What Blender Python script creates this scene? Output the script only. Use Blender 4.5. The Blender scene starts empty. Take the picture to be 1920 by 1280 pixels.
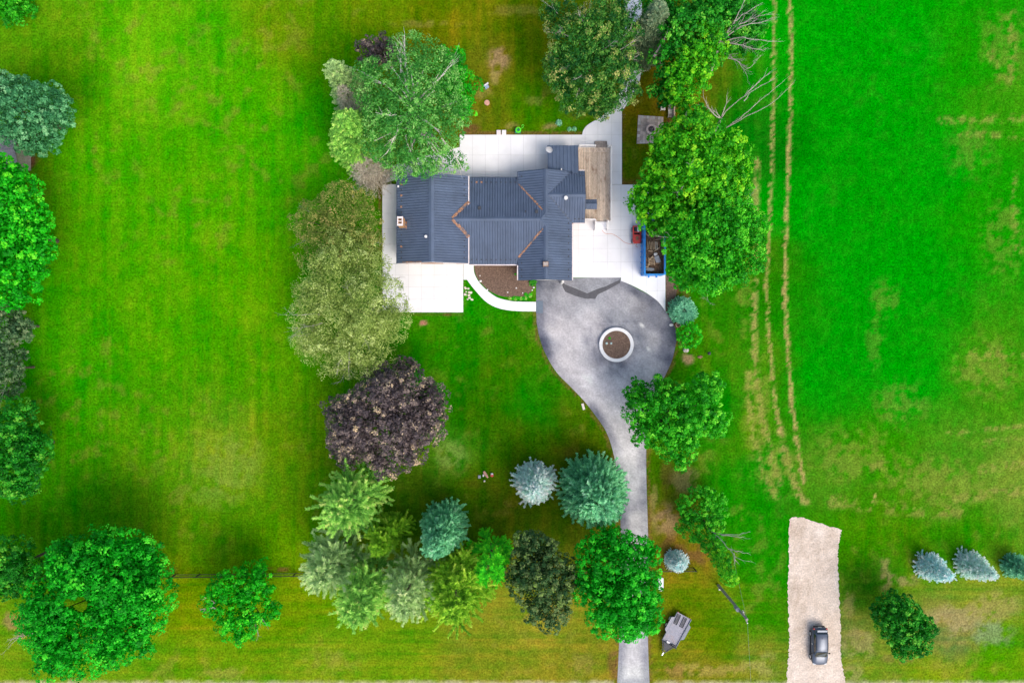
import bpy, bmesh, math, random
import numpy as np
from mathutils import Vector, Matrix

# ------------------------------------------------------------------ camera, sky, sun, exposure
scene = bpy.context.scene
CAM_H = 85.0
cam_d = bpy.data.cameras.new('camera')
cam = bpy.data.objects.new('camera', cam_d)
scene.collection.objects.link(cam)
cam.location = (0, 0, CAM_H)
cam.rotation_euler = (0, 0, 0)
cam_d.sensor_width = 36.0
cam_d.lens = 18.0 * CAM_H / 60.0          # 120 m across at ground level
cam_d.clip_end = 3000
scene.camera = cam

SUN_AZ, SUN_EL = math.radians(140), math.radians(52)
world = bpy.data.worlds.new('World'); scene.world = world
world.use_nodes = True
wn = world.node_tree
sky = wn.nodes.new('ShaderNodeTexSky'); sky.sky_type = 'NISHITA'
sky.sun_disc = False
sky.sun_elevation = SUN_EL; sky.sun_rotation = SUN_AZ
sky.air_density = 1.0; sky.dust_density = 4.0; sky.ozone_density = 0.6
bg = wn.nodes['Background']; bg.inputs['Strength'].default_value = 0.15
wn.links.new(sky.outputs[0], bg.inputs['Color'])

sun_d = bpy.data.lights.new('sun', 'SUN'); sun = bpy.data.objects.new('sun', sun_d)
scene.collection.objects.link(sun)
sun_d.energy = 0.8; sun_d.angle = math.radians(30); sun_d.color = (1.0, 0.96, 0.9)
sv = Vector((math.sin(SUN_AZ) * math.cos(SUN_EL), math.cos(SUN_AZ) * math.cos(SUN_EL), math.sin(SUN_EL)))
sun.rotation_euler = sv.to_track_quat('Z', 'Y').to_euler()
sun.location = (20, -60, 90)

scene.view_settings.view_transform = 'Standard'
scene.view_settings.look = 'None'
scene.view_settings.gamma = 1.0
scene.view_settings.exposure = 0.70
scene.view_settings.use_curve_mapping = False

# ------------------------------------------------------------------ helpers
C = scene.collection
RS = np.random.RandomState(7)
random.seed(7)

def G(px, py, h=0.0):
    """survey: photo pixel + height above ground -> metres"""
    f = (CAM_H - h) / CAM_H / 16.0
    return ((px - 960.0) * f, (640.0 - py) * f)
def fs(h): return (CAM_H - h) / CAM_H / 16.0
def G3(px, py, h=0.0):
    x, y = G(px, py, h); return (x, y, h)

def lin(c, k=1.0):
    out = []
    for v in c:
        v = v / 255.0
        out.append(k * (v / 12.92 if v <= 0.04045 else ((v + 0.055) / 1.055) ** 2.4))
    return tuple(out)

def lin_np(a):
    a = np.asarray(a, float) / 255.0
    return np.where(a <= 0.04045, a / 12.92, ((a + 0.055) / 1.055) ** 2.4)

_lat = np.random.RandomState(3).rand(256, 256)
def vnoise(x, y, s, seed=0):
    x = np.asarray(x) * s + seed * 17.3; y = np.asarray(y) * s + seed * 9.7
    xi = np.floor(x).astype(int); yi = np.floor(y).astype(int)
    fx = x - xi; fy = y - yi
    fx = fx * fx * (3 - 2 * fx); fy = fy * fy * (3 - 2 * fy)
    a = _lat[xi % 256, yi % 256]; b = _lat[(xi + 1) % 256, yi % 256]
    c = _lat[xi % 256, (yi + 1) % 256]; d = _lat[(xi + 1) % 256, (yi + 1) % 256]
    return (a * (1 - fx) + b * fx) * (1 - fy) + (c * (1 - fx) + d * fx) * fy
def fbm(x, y, s, seed=0, o=3):
    t = 0; a = 1; w = 0
    for i in range(o):
        t = t + a * vnoise(x, y, s * 2 ** i, seed + i * 5); w += a; a *= 0.5
    return t / w

def tag(o, label=None, cat=None, group=None, kind=None):
    if label: o['label'] = label
    if cat: o['category'] = cat
    if group: o['group'] = group
    if kind: o['kind'] = kind
    return o

def thing(name, label, cat, loc=(0, 0, 0), rotz=0.0, group=None):
    o = bpy.data.objects.new(name, None); C.objects.link(o)
    o.empty_display_size = 0.2
    o.location = loc; o.rotation_euler = (0, 0, rotz)
    return tag(o, label, cat, group)

def link(name, me, mat=None, parent=None, loc=None):
    o = bpy.data.objects.new(name, me); C.objects.link(o)
    if mat is not None and len(me.materials) == 0: me.materials.append(mat)
    if parent is not None: o.parent = parent
    if loc is not None: o.location = loc
    return o

class MB:
    """collects geometry for ONE mesh object"""
    def __init__(s): s.v = []; s.f = []
    def add(s, vs, fs_):
        n = len(s.v); s.v += [tuple(p) for p in vs]; s.f += [tuple(i + n for i in f) for f in fs_]; return s
    def box(s, c, d, rz=0.0, m=None):
        x, y, z = d[0] / 2, d[1] / 2, d[2] / 2
        pts = [(-x, -y, -z), (x, -y, -z), (x, y, -z), (-x, y, -z), (-x, -y, z), (x, -y, z), (x, y, z), (-x, y, z)]
        if m is None: m = Matrix.Rotation(rz, 3, 'Z')
        pts = [tuple(m @ Vector(p) + Vector(c)) for p in pts]
        return s.add(pts, [(0, 3, 2, 1), (4, 5, 6, 7), (0, 1, 5, 4), (1, 2, 6, 5), (2, 3, 7, 6), (3, 0, 4, 7)])
    def bar(s, a, b, w, h):
        a = Vector(a); b = Vector(b); d = (b - a); L = d.length
        m = d.to_track_quat('X', 'Z').to_matrix()
        return s.box((a + b) / 2, (L, w, h), m=m)
    def prism(s, poly, z0, z1):
        n = len(poly)
        vs = [(x, y, z0) for x, y in poly] + [(x, y, z1) for x, y in poly]
        return s.add(vs, [tuple(range(n - 1, -1, -1)), tuple(range(n, 2 * n))] + [(i, (i + 1) % n, n + (i + 1) % n, n + i) for i in range(n)])
    def cyl(s, c, r, h, n=14, r2=None, axis='Z'):
        r2 = r if r2 is None else r2
        pts = []
        for k, (rr, zz) in enumerate(((r, 0), (r2, h))):
            for i in range(n):
                a = 2 * math.pi * i / n
                p = (rr * math.cos(a), rr * math.sin(a), zz)
                if axis == 'X': p = (p[2], p[0], p[1])
                if axis == 'Y': p = (p[0], p[2], p[1])
                pts.append((c[0] + p[0], c[1] + p[1], c[2] + p[2]))
        return s.add(pts, [tuple(range(n - 1, -1, -1)), tuple(range(n, 2 * n))] + [(i, (i + 1) % n, n + (i + 1) % n, n + i) for i in range(n)])
    def ring(s, c, ro, ri, z0, z1, n=40, a0=0.0, a1=2 * math.pi):
        full = abs(a1 - a0 - 2 * math.pi) < 1e-6
        m = n if full else n + 1
        vs = []
        for i in range(m):
            a = a0 + (a1 - a0) * i / n
            ca, sa = math.cos(a), math.sin(a)
            vs += [(c[0] + ro * ca, c[1] + ro * sa, z0), (c[0] + ro * ca, c[1] + ro * sa, z1), (c[0] + ri * ca, c[1] + ri * sa, z1), (c[0] + ri * ca, c[1] + ri * sa, z0)]
        fc = []
        for i in range(n):
            j = (i + 1) % m
            for k in range(4): fc.append((4 * i + k, 4 * j + k, 4 * j + (k + 1) % 4, 4 * i + (k + 1) % 4))
        if not full: fc += [(0, 1, 2, 3), (4 * n + 3, 4 * n + 2, 4 * n + 1, 4 * n)]
        return s.add(vs, fc)
    def tube(s, pts, rad, n=5):
        pts = [Vector(p) for p in pts]
        if not hasattr(rad, '__len__'): rad = [rad] * len(pts)
        vs = []
        for i, p in enumerate(pts):
            d = (pts[min(i + 1, len(pts) - 1)] - pts[max(i - 1, 0)])
            if d.length < 1e-6: d = Vector((0, 0, 1))
            d.normalize()
            u = d.orthogonal().normalized() if i == 0 else (u - d * u.dot(d)).normalized()
            w = d.cross(u)
            for k in range(n):
                a = 2 * math.pi * k / n
                vs.append(p + (u * math.cos(a) + w * math.sin(a)) * rad[i])
        fc = []
        for i in range(len(pts) - 1):
            for k in range(n):
                fc.append((i * n + k, i * n + (k + 1) % n, (i + 1) * n + (k + 1) % n, (i + 1) * n + k))
        fc += [tuple(range(n - 1, -1, -1)), tuple(range((len(pts) - 1) * n, len(pts) * n))]
        return s.add(vs, fc)
    def ball(s, c, r, nu=10, nv=6, jit=0.0, rng=None):
        vs = []
        r = r if hasattr(r, '__len__') else (r, r, r)
        for j in range(1, nv):
            t = math.pi * j / nv
            for i in range(nu):
                a = 2 * math.pi * i / nu
                k = 1 + (rng.uniform(-jit, jit) if rng else 0)
                vs.append((c[0] + k * r[0] * math.sin(t) * math.cos(a), c[1] + k * r[1] * math.sin(t) * math.sin(a), c[2] + k * r[2] * math.cos(t)))
        top = len(vs); vs.append((c[0], c[1], c[2] + r[2])); bot = len(vs); vs.append((c[0], c[1], c[2] - r[2]))
        fc = []
        for j in range(nv - 2):
            for i in range(nu):
                fc.append((j * nu + i, (j + 1) * nu + i, (j + 1) * nu + (i + 1) % nu, j * nu + (i + 1) % nu))
        for i in range(nu):
            fc.append((top, i, (i + 1) % nu)); fc.append((bot, (nv - 2) * nu + (i + 1) % nu, (nv - 2) * nu + i))
        return s.add(vs, fc)
    def mesh(s, name, off=(0, 0, 0)):
        me = bpy.data.meshes.new(name)
        me.from_pydata([(p[0] - off[0], p[1] - off[1], p[2] - off[2]) for p in s.v], [], s.f)
        me.update(); return me
    def build(s, name, mat, parent=None, local=False, smooth=False, bevel=0.0):
        off = (0, 0, 0)
        if parent is not None and not local:
            p = parent; off = Vector((0, 0, 0))
            while p is not None: off = off + p.location; p = p.parent
        me = s.mesh(name, off)
        if smooth:
            me.polygons.foreach_set('use_smooth', [True] * len(me.polygons))
        o = link(name, me, mat, parent)
        if bevel:
            b = o.modifiers.new('bevel', 'BEVEL'); b.width = bevel; b.segments = 2; b.limit_method = 'ANGLE'
        return o
    def top(s, name, mat, label, cat, base, group=None, **kw):
        """a top-level thing that is one mesh, origin at its base"""
        me = s.mesh(name, base)
        o = link(name, me, mat, None, base)
        if kw.get('smooth'): me.polygons.foreach_set('use_smooth', [True] * len(me.polygons))
        if kw.get('bevel'):
            b = o.modifiers.new('bevel', 'BEVEL'); b.width = kw['bevel']; b.segments = 2; b.limit_method = 'ANGLE'
        return tag(o, label, cat, group)

# ------------------------------------------------------------------ materials
def N(nt, t, **kw):
    n = nt.nodes.new(t)
    for k, v in kw.items(): setattr(n, k, v)
    return n
def newmat(name):
    m = bpy.data.materials.new(name); m.use_nodes = True
    nt = m.node_tree; return m, nt, nt.nodes['Principled BSDF']

def mat(name, col, rough=0.7, var=0.12, scale=3.0, bump=0.0, bscale=40.0, metal=0.0, spec=0.3, stain=None, stain_amt=0.5, stain_scale=1.0, stretch=None, stain_lo=0.5, stain_hi=0.7):
    m, nt, b = newmat(name)
    b.inputs['Roughness'].default_value = rough; b.inputs['Metallic'].default_value = metal
    b.inputs['Specular IOR Level'].default_value = spec
    tc = N(nt, 'ShaderNodeTexCoord')
    vec = tc.outputs['Object']
    if stretch:
        mp = N(nt, 'ShaderNodeMapping'); mp.inputs['Scale'].default_value = stretch
        nt.links.new(vec, mp.inputs['Vector']); vec = mp.outputs[0]
    n1 = N(nt, 'ShaderNodeTexNoise'); n1.inputs['Scale'].default_value = scale; n1.inputs['Detail'].default_value = 6
    nt.links.new(vec, n1.inputs['Vector'])
    mr = N(nt, 'ShaderNodeMapRange'); mr.inputs['From Min'].default_value = 0.3; mr.inputs['From Max'].default_value = 0.7
    mr.inputs['To Min'].default_value = 1 - var; mr.inputs['To Max'].default_value = 1 + var
    nt.links.new(n1.outputs['Fac'], mr.inputs['Value'])
    mx = N(nt, 'ShaderNodeVectorMath', operation='SCALE'); mx.inputs[0].default_value = col[:3]
    nt.links.new(mr.outputs[0], mx.inputs['Scale'])
    out = mx.outputs[0]
    if stain:
        n2 = N(nt, 'ShaderNodeTexNoise'); n2.inputs['Scale'].default_value = stain_scale; n2.inputs['Detail'].default_value = 7; n2.inputs['Roughness'].default_value = 0.65
        nt.links.new(vec, n2.inputs['Vector'])
        r2 = N(nt, 'ShaderNodeMapRange'); r2.inputs['From Min'].default_value = stain_lo; r2.inputs['From Max'].default_value = stain_hi; r2.inputs['To Max'].default_value = stain_amt
        nt.links.new(n2.outputs['Fac'], r2.inputs['Value'])
        mi = N(nt, 'ShaderNodeMix', data_type='RGBA'); mi.inputs['B'].default_value = (*stain[:3], 1)
        nt.links.new(r2.outputs[0], mi.inputs['Factor']); nt.links.new(out, mi.inputs['A']); out = mi.outputs['Result']
    nt.links.new(out, b.inputs['Base Color'])
    if bump:
        n3 = N(nt, 'ShaderNodeTexNoise'); n3.inputs['Scale'].default_value = bscale; n3.inputs['Detail'].default_value = 4
        nt.links.new(tc.outputs['Object'], n3.inputs['Vector'])
        bp = N(nt, 'ShaderNodeBump'); bp.inputs['Strength'].default_value = bump; bp.inputs['Distance'].default_value = 0.03
        nt.links.new(n3.outputs['Fac'], bp.inputs['Height']); nt.links.new(bp.outputs[0], b.inputs['Normal'])
    return m

def per_object(m, amt):
    """each board or sheet its own slightly different tone"""
    nt = m.node_tree; b = nt.nodes['Principled BSDF']; src = b.inputs['Base Color'].links[0].from_socket
    oi = N(nt, 'ShaderNodeObjectInfo'); mr = N(nt, 'ShaderNodeMapRange'); mr.inputs['To Min'].default_value = 1 - amt; mr.inputs['To Max'].default_value = 1 + amt
    nt.links.new(oi.outputs['Random'], mr.inputs['Value'])
    sc = N(nt, 'ShaderNodeVectorMath', operation='SCALE'); nt.links.new(src, sc.inputs[0]); nt.links.new(mr.outputs[0], sc.inputs['Scale']); nt.links.new(sc.outputs[0], b.inputs['Base Color'])

K = 0.86        # photo tone -> base colour
M = {}
M['concrete'] = mat('concrete', (0.80, 0.80, 0.82), 0.85, 0.04, 0.6, 0.15, 30, stain=(0.62, 0.61, 0.60), stain_amt=0.3, stain_scale=0.5, stain_lo=0.5, stain_hi=0.78)
M['joint'] = mat('joint', (0.42, 0.42, 0.42), 0.95, 0.2, 2.0)
M['white_kerb'] = mat('white_kerb', (0.78, 0.77, 0.76), 0.8, 0.06, 2.0)
M['roof'] = mat('roof_metal', (0.086, 0.118, 0.182), 0.55, 0.10, 0.7, metal=0.0, spec=0.25, stain=(0.066, 0.09, 0.135), stain_amt=0.6, stain_scale=0.9)
M['roof_dark'] = mat('roof_trim', (0.05, 0.07, 0.11), 0.5, 0.08, 3.0, spec=0.5)
M['rust'] = mat('rust_debris', (0.36, 0.185, 0.105), 0.95, 0.45, 9.0, 0.4, 25, stain=(0.12, 0.115, 0.13), stain_amt=0.95, stain_scale=3.0, stain_lo=0.46, stain_hi=0.58)
M['white'] = mat('white_paint', (0.78, 0.76, 0.75), 0.55, 0.05, 3.0)
M['pinkwhite'] = mat('white_fascia', (0.76, 0.68, 0.67), 0.6, 0.08, 3.0)
M['brick'] = mat('brick_wall', (0.34, 0.2, 0.13), 0.9, 0.25, 7.0, 0.2, 20)
M['chimney'] = mat('chimney_brick', (0.5, 0.27, 0.13), 0.9, 0.2, 6.0)
M['glass'] = mat('window_glass', (0.02, 0.03, 0.035), 0.06, 0.05, 1.0, spec=0.8)
M['soil'] = mat('soil', (0.145, 0.095, 0.07), 0.95, 0.35, 7.0, 0.8, 18, stain=(0.28, 0.2, 0.14), stain_amt=0.6, stain_scale=5.0)
M['asph_patch'] = mat('fresh_asphalt', (0.10, 0.10, 0.11), 0.9, 0.15, 3.0, 0.3, 40)
M['slate'] = mat('slate_plate', (0.13, 0.17, 0.22), 0.6, 0.1, 3.0)
M['deck'] = mat('deck_wood', (0.60, 0.49, 0.385), 0.85, 0.2, 5.0, stain=(0.24, 0.13, 0.08), stain_amt=0.75, stain_scale=1.3, stretch=(2.0, 0.7, 1), stain_lo=0.52, stain_hi=0.68)
M['old_wood'] = mat('weathered_wood', (0.34, 0.29, 0.26), 0.9, 0.25, 5.0)
M['pale_wood'] = mat('pale_wood', (0.55, 0.42, 0.28), 0.85, 0.25, 5.0)
M['brown_wood'] = mat('brown_wood', (0.24, 0.14, 0.08), 0.9, 0.3, 5.0)
M['paver'] = mat('paver', (0.47, 0.38, 0.34), 0.9, 0.25, 2.0, stain=(0.2, 0.19, 0.1), stain_amt=0.6, stain_scale=1.6)
M['ringstone'] = mat('ring_stone', (0.66, 0.52, 0.46), 0.9, 0.15, 5.0)
M['ash'] = mat('ash', (0.13, 0.11, 0.12), 0.95, 0.5, 9.0, 0.6, 20)
M['blue'] = mat('dumpster_blue', (0.03, 0.25, 0.66), 0.5, 0.15, 2.0, stain=(0.2, 0.16, 0.14), stain_amt=0.5, stain_scale=3.0, stain_lo=0.6, stain_hi=0.75)
M['blue_in'] = mat('dumpster_inside', (0.16, 0.09, 0.06), 0.8, 0.3, 2.0, stain=(0.5, 0.12, 0.14), stain_amt=0.7, stain_scale=1.2)
M['red'] = mat('red_paint', (0.62, 0.07, 0.06), 0.5, 0.15, 4.0)
M['grey_metal'] = mat('grey_metal', (0.28, 0.28, 0.33), 0.55, 0.12, 3.0, stain=(0.32, 0.2, 0.16), stain_amt=0.5, stain_scale=1.3, stain_lo=0.55, stain_hi=0.75)
M['mid_metal'] = mat('fender_metal', (0.20, 0.22, 0.26), 0.5, 0.1, 3.0)
M['dark_metal'] = mat('dark_metal', (0.05, 0.055, 0.065), 0.55, 0.15, 4.0)
M['black'] = mat('black_rubber', (0.02, 0.02, 0.022), 0.8, 0.2, 6.0)
M['silver'] = mat('silver', (0.62, 0.63, 0.65), 0.35, 0.08, 4.0, metal=0.3)
M['car'] = mat('car_paint', (0.085, 0.105, 0.145), 0.28, 0.04, 2.0, metal=0.3, spec=0.6)
M['car_dark'] = mat('car_trim', (0.012, 0.012, 0.018), 0.5, 0.1, 4.0)
M['car_glass'] = mat('car_glass', (0.012, 0.02, 0.022), 0.05, 0.02, 1.0, spec=1.0)
M['lamp_red'] = mat('tail_lamp', (0.4, 0.01, 0.025), 0.25, 0.05, 3.0)
M['lamp_clear'] = mat('head_lamp', (0.6, 0.62, 0.65), 0.15, 0.05, 3.0)
M['fence'] = mat('fence_black', (0.02, 0.024, 0.024), 0.6, 0.1, 4.0)
M['pole'] = mat('pole_wood', (0.34, 0.3, 0.27), 0.9, 0.25, 4.0)
M['bark'] = mat('bark', (0.10, 0.075, 0.055), 0.95, 0.3, 6.0)
M['birch_bark'] = mat('birch_bark', (0.62, 0.58, 0.52), 0.85, 0.25, 5.0)
M['dead_bark'] = mat('dead_bark', (0.44, 0.40, 0.36), 0.9, 0.2, 5.0)
M['orange'] = mat('orange_cord', (0.6, 0.22, 0.13), 0.6, 0.1, 3.0)
M['terracotta'] = mat('terracotta', (0.6, 0.33, 0.25), 0.85, 0.15, 5.0)
M['stone'] = mat('pale_stone', (0.55, 0.5, 0.46), 0.9, 0.2, 4.0)
M['cream'] = mat('cream_board', (0.72, 0.66, 0.56), 0.8, 0.1, 4.0)
M['lime'] = mat('lime_plastic', (0.12, 0.75, 0.03), 0.45, 0.1, 4.0)
M['greenpot'] = mat('green_plastic', (0.02, 0.2, 0.12), 0.5, 0.1, 4.0)
M['bluebox'] = mat('blue_grey_plastic', (0.3, 0.38, 0.55), 0.5, 0.08, 4.0)
M['shingle'] = mat('grey_shingle', (0.27, 0.25, 0.26), 0.9, 0.25, 5.0, stain=(0.4, 0.3, 0.22), stain_amt=0.6, stain_scale=2.0)
M['tarp'] = mat('grey_sheet', (0.3, 0.33, 0.38), 0.5, 0.15, 3.0)

for k_, a_ in (('deck', .22), ('concrete', .025), ('roof', .06), ('paver', .2), ('old_wood', .12)): per_object(M[k_], a_)

# ground sheets: colour comes from a painted map of the turf (soil, dry grass, crop) times fine grain
def turf_mat(name, attr, grain=0.35, gscale=3.2, bump=0.5, rough=0.9, mid=0.16, mscale=0.9, stripes=0.0):
    m, nt, b = newmat(name)
    b.inputs['Roughness'].default_value = rough; b.inputs['Specular IOR Level'].default_value = 0.0
    at = N(nt, 'ShaderNodeAttribute', attribute_name=attr)
    tc = N(nt, 'ShaderNodeTexCoord')
    def nz(scale, detail, lo, hi, mapping=None):
        n1 = N(nt, 'ShaderNodeTexNoise'); n1.inputs['Scale'].default_value = scale; n1.inputs['Detail'].default_value = detail; n1.inputs['Roughness'].default_value = 0.7
        if mapping:
            mp = N(nt, 'ShaderNodeMapping'); mp.inputs['Scale'].default_value = mapping
            nt.links.new(tc.outputs['Object'], mp.inputs['Vector']); nt.links.new(mp.outputs[0], n1.inputs['Vector'])
        else: nt.links.new(tc.outputs['Object'], n1.inputs['Vector'])
        r = N(nt, 'ShaderNodeMapRange'); r.inputs['From Min'].default_value = 0.3; r.inputs['From Max'].default_value = 0.7
        r.inputs['To Min'].default_value = lo; r.inputs['To Max'].default_value = hi
        r.clamp = False
        nt.links.new(n1.outputs['Fac'], r.inputs['Value']); return r.outputs[0], n1
    a, na = nz(gscale, 8, 1 - grain, 1 + grain)
    c, nc = nz(mscale, 5, 1 - mid, 1 + mid)
    mm = N(nt, 'ShaderNodeMath', operation='MULTIPLY'); nt.links.new(a, mm.inputs[0]); nt.links.new(c, mm.inputs[1])
    sc = N(nt, 'ShaderNodeVectorMath', operation='SCALE')
    nt.links.new(at.outputs['Color'], sc.inputs[0]); nt.links.new(mm.outputs[0], sc.inputs['Scale'])
    nt.links.new(sc.outputs[0], b.inputs['Base Color'])
    if bump:
        bp = N(nt, 'ShaderNodeBump'); bp.inputs['Strength'].default_value = bump; bp.inputs['Distance'].default_value = 0.08
        nt.links.new(na.outputs['Fac'], bp.inputs['Height']); nt.links.new(bp.outputs[0], b.inputs['Normal'])
    return m
M['turf'] = turf_mat('turf', 'Col', 0.58, 4.4, 0.6, 0.95, 0.22, 1.3)
M['asphalt'] = turf_mat('asphalt', 'Col', 0.26, 4.5, 0.2, 0.85, 0.08, 0.9)
M['gravel'] = turf_mat('gravel', 'Col', 0.34, 5.0, 0.6, 0.95, 0.12, 0.6)

def leafmat(name, cols, trans=0.35, kk=1.35, rough=0.6, spec=0.25):
    m, nt, b = newmat(name)
    at = N(nt, 'ShaderNodeAttribute', attribute_name='tint')
    cr = N(nt, 'ShaderNodeValToRGB')
    el = cr.color_ramp.elements
    n = len(cols)
    while len(el) < n: el.new(0.5)
    for i, c in enumerate(cols):
        el[i].position = i / (n - 1); el[i].color = (*[min(.92, v) for v in lin(c, kk)], 1)
    nt.links.new(at.outputs['Fac'], cr.inputs['Fac'])
    b.inputs['Roughness'].default_value = rough; b.inputs['Specular IOR Level'].default_value = spec
    nt.links.new(cr.outputs[0], b.inputs['Base Color'])
    tr = N(nt, 'ShaderNodeBsdfTranslucent'); nt.links.new(cr.outputs[0], tr.inputs['Color'])
    mx = N(nt, 'ShaderNodeMixShader'); mx.inputs[0].default_value = trans
    out = nt.nodes['Material Output']
    nt.links.new(b.outputs[0], mx.inputs[1]); nt.links.new(tr.outputs[0], mx.inputs[2]); nt.links.new(mx.outputs[0], out.inputs['Surface'])
    return m

PAL = {
 'maple':  [(5, 122, 6), (16, 162, 8), (45, 195, 16), (115, 226, 40)],
 'maple2': [(0, 115, 10), (8, 155, 14), (28, 185, 22), (95, 222, 50)],
 'yellow': [(25, 125, 5), (60, 175, 10), (110, 205, 20), (165, 225, 40)],
 'mid':    [(10, 105, 5), (30, 145, 10), (70, 180, 25), (120, 205, 50)],
 'dull':   [(8, 62, 22), (38, 100, 30), (86, 128, 45), (150, 150, 85)],
 'birch':  [(35, 105, 35), (65, 140, 50), (105, 170, 75), (155, 195, 115)],
 'olive':  [(85, 105, 40), (120, 140, 65), (150, 165, 90), (180, 190, 125)],
 'rusty':  [(70, 92, 30), (104, 122, 50), (132, 132, 68), (160, 140, 88)],
 'copper': [(50, 45, 50), (80, 71, 73), (114, 101, 95), (192, 170, 132)],
 'darkg':  [(25, 60, 30), (50, 85, 40), (90, 105, 60), (110, 140, 60)],
 'deepg':  [(5, 76, 8), (14, 108, 14), (45, 138, 24), (105, 168, 50)],
 'pinebl': [(36, 96, 56), (62, 130, 80), (92, 158, 104), (132, 184, 132)],
 'oldspr': [(36, 70, 42), (66, 100, 62), (92, 122, 78), (128, 140, 104)],
 'bluegr': [(55, 110, 90), (85, 145, 115), (115, 175, 140), (150, 200, 165)],
 'teal':   [(48, 104, 72), (82, 148, 104), (118, 180, 132), (155, 206, 160)],
 'silver': [(124, 160, 144), (162, 194, 178), (190, 214, 202), (222, 234, 226)],
 'blue':   [(122, 168, 164), (158, 202, 196), (190, 220, 214), (222, 238, 234)],
 'pine':   [(62, 112, 40), (98, 150, 60), (140, 188, 80), (178, 212, 108)],
 'pinegr': [(95, 125, 75), (130, 155, 100), (155, 180, 115), (180, 195, 140)],
 'lime':   [(58, 108, 12), (92, 142, 24), (130, 170, 38), (168, 192, 70)],
 'fern':   [(15, 120, 15), (40, 160, 20), (85, 190, 25), (130, 210, 45)],
 'dead':   [(120, 112, 102), (150, 142, 130), (175, 168, 155), (205, 200, 190)],
 'greyol': [(75, 100, 75), (100, 125, 95), (125, 140, 105), (150, 150, 120)],
}
NEEDLE = ('pine', 'pinegr', 'lime', 'fern', 'teal', 'silver', 'blue', 'bluegr', 'dead', 'greyol')
LM = {k: leafmat('leaf_' + k, v, kk=1.9 if k in NEEDLE else (1.75 if k in ('olive','rusty','copper','deepg','dull','darkg') else 1.1 if k == 'yellow' else 1.22 if k in ('maple', 'maple2') else 1.4)) for k, v in PAL.items()}

# ------------------------------------------------------------------ sheets cut on a grid (exact outline, vertex colours)
def smooth_poly(pts, n=6):
    out = []; L = len(pts)
    for i in range(L):
        p0, p1, p2, p3 = (np.array(pts[(i + k - 1) % L], float) for k in range(4))
        for j in range(n):
            t = j / n
            out.append(tuple(0.5 * ((2 * p1) + (-p0 + p2) * t + (2 * p0 - 5 * p1 + 4 * p2 - p3) * t * t + (-p0 + 3 * p1 - 3 * p2 + p3) * t ** 3)))
    return out
def smooth_line(pts, n=6):
    out = []; L = len(pts)
    g = lambda i: np.array(pts[min(max(i, 0), L - 1)], float)
    for i in range(L - 1):
        p0, p1, p2, p3 = g(i - 1), g(i), g(i + 1), g(i + 2)
        for j in range(n):
            t = j / n
            out.append(tuple(0.5 * ((2 * p1) + (-p0 + p2) * t + (2 * p0 - 5 * p1 + 4 * p2 - p3) * t * t + (-p0 + 3 * p1 - 3 * p2 + p3) * t ** 3)))
    out.append(tuple(pts[-1])); return out

def cut_poly(poly, xs, ys):
    bm = bmesh.new()
    bm.faces.new([bm.verts.new((x, y, 0)) for x, y in poly])
    bmesh.ops.triangulate(bm, faces=bm.faces[:])
    bmesh.ops.dissolve_limit(bm, angle_limit=0.001, verts=bm.verts[:], edges=bm.edges[:])
    for x in xs:
        bmesh.ops.bisect_plane(bm, geom=bm.verts[:] + bm.edges[:] + bm.faces[:], plane_co=(x, 0, 0), plane_no=(1, 0, 0), dist=1e-5)
    for y in ys:
        bmesh.ops.bisect_plane(bm, geom=bm.verts[:] + bm.edges[:] + bm.faces[:], plane_co=(0, y, 0), plane_no=(0, 1, 0), dist=1e-5)
    for f in bm.faces:
        f.normal_update()
        if f.normal.z < 0: f.normal_flip()
    return bm

def col_attr(me, cols):
    a = me.attributes.new('Col', 'FLOAT_COLOR', 'POINT')
    rgba = np.ones((len(me.vertices), 4), np.float32); rgba[:, :3] = cols
    a.data.foreach_set('color', rgba.ravel())

def idw(px, py, pts, power=3.0, soft=20.0):
    acc = np.zeros((px.size, 3)); w = np.zeros(px.size)
    for (x, y, c) in pts:
        d2 = (px - x) ** 2 + (py - y) ** 2 + soft ** 2
        k = d2 ** (-power / 2); acc += k[:, None] * np.array(c); w += k
    return acc / w[:, None]

def seg_dist(px, py, line):
    d = np.full(px.shape, 1e9)
    for (x0, y0), (x1, y1) in zip(line[:-1], line[1:]):
        dx, dy = x1 - x0, y1 - y0; L2 = dx * dx + dy * dy + 1e-9
        t = np.clip(((px - x0) * dx + (py - y0) * dy) / L2, 0, 1)
        d = np.minimum(d, np.hypot(px - x0 - t * dx, py - y0 - t * dy))
    return d

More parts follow.
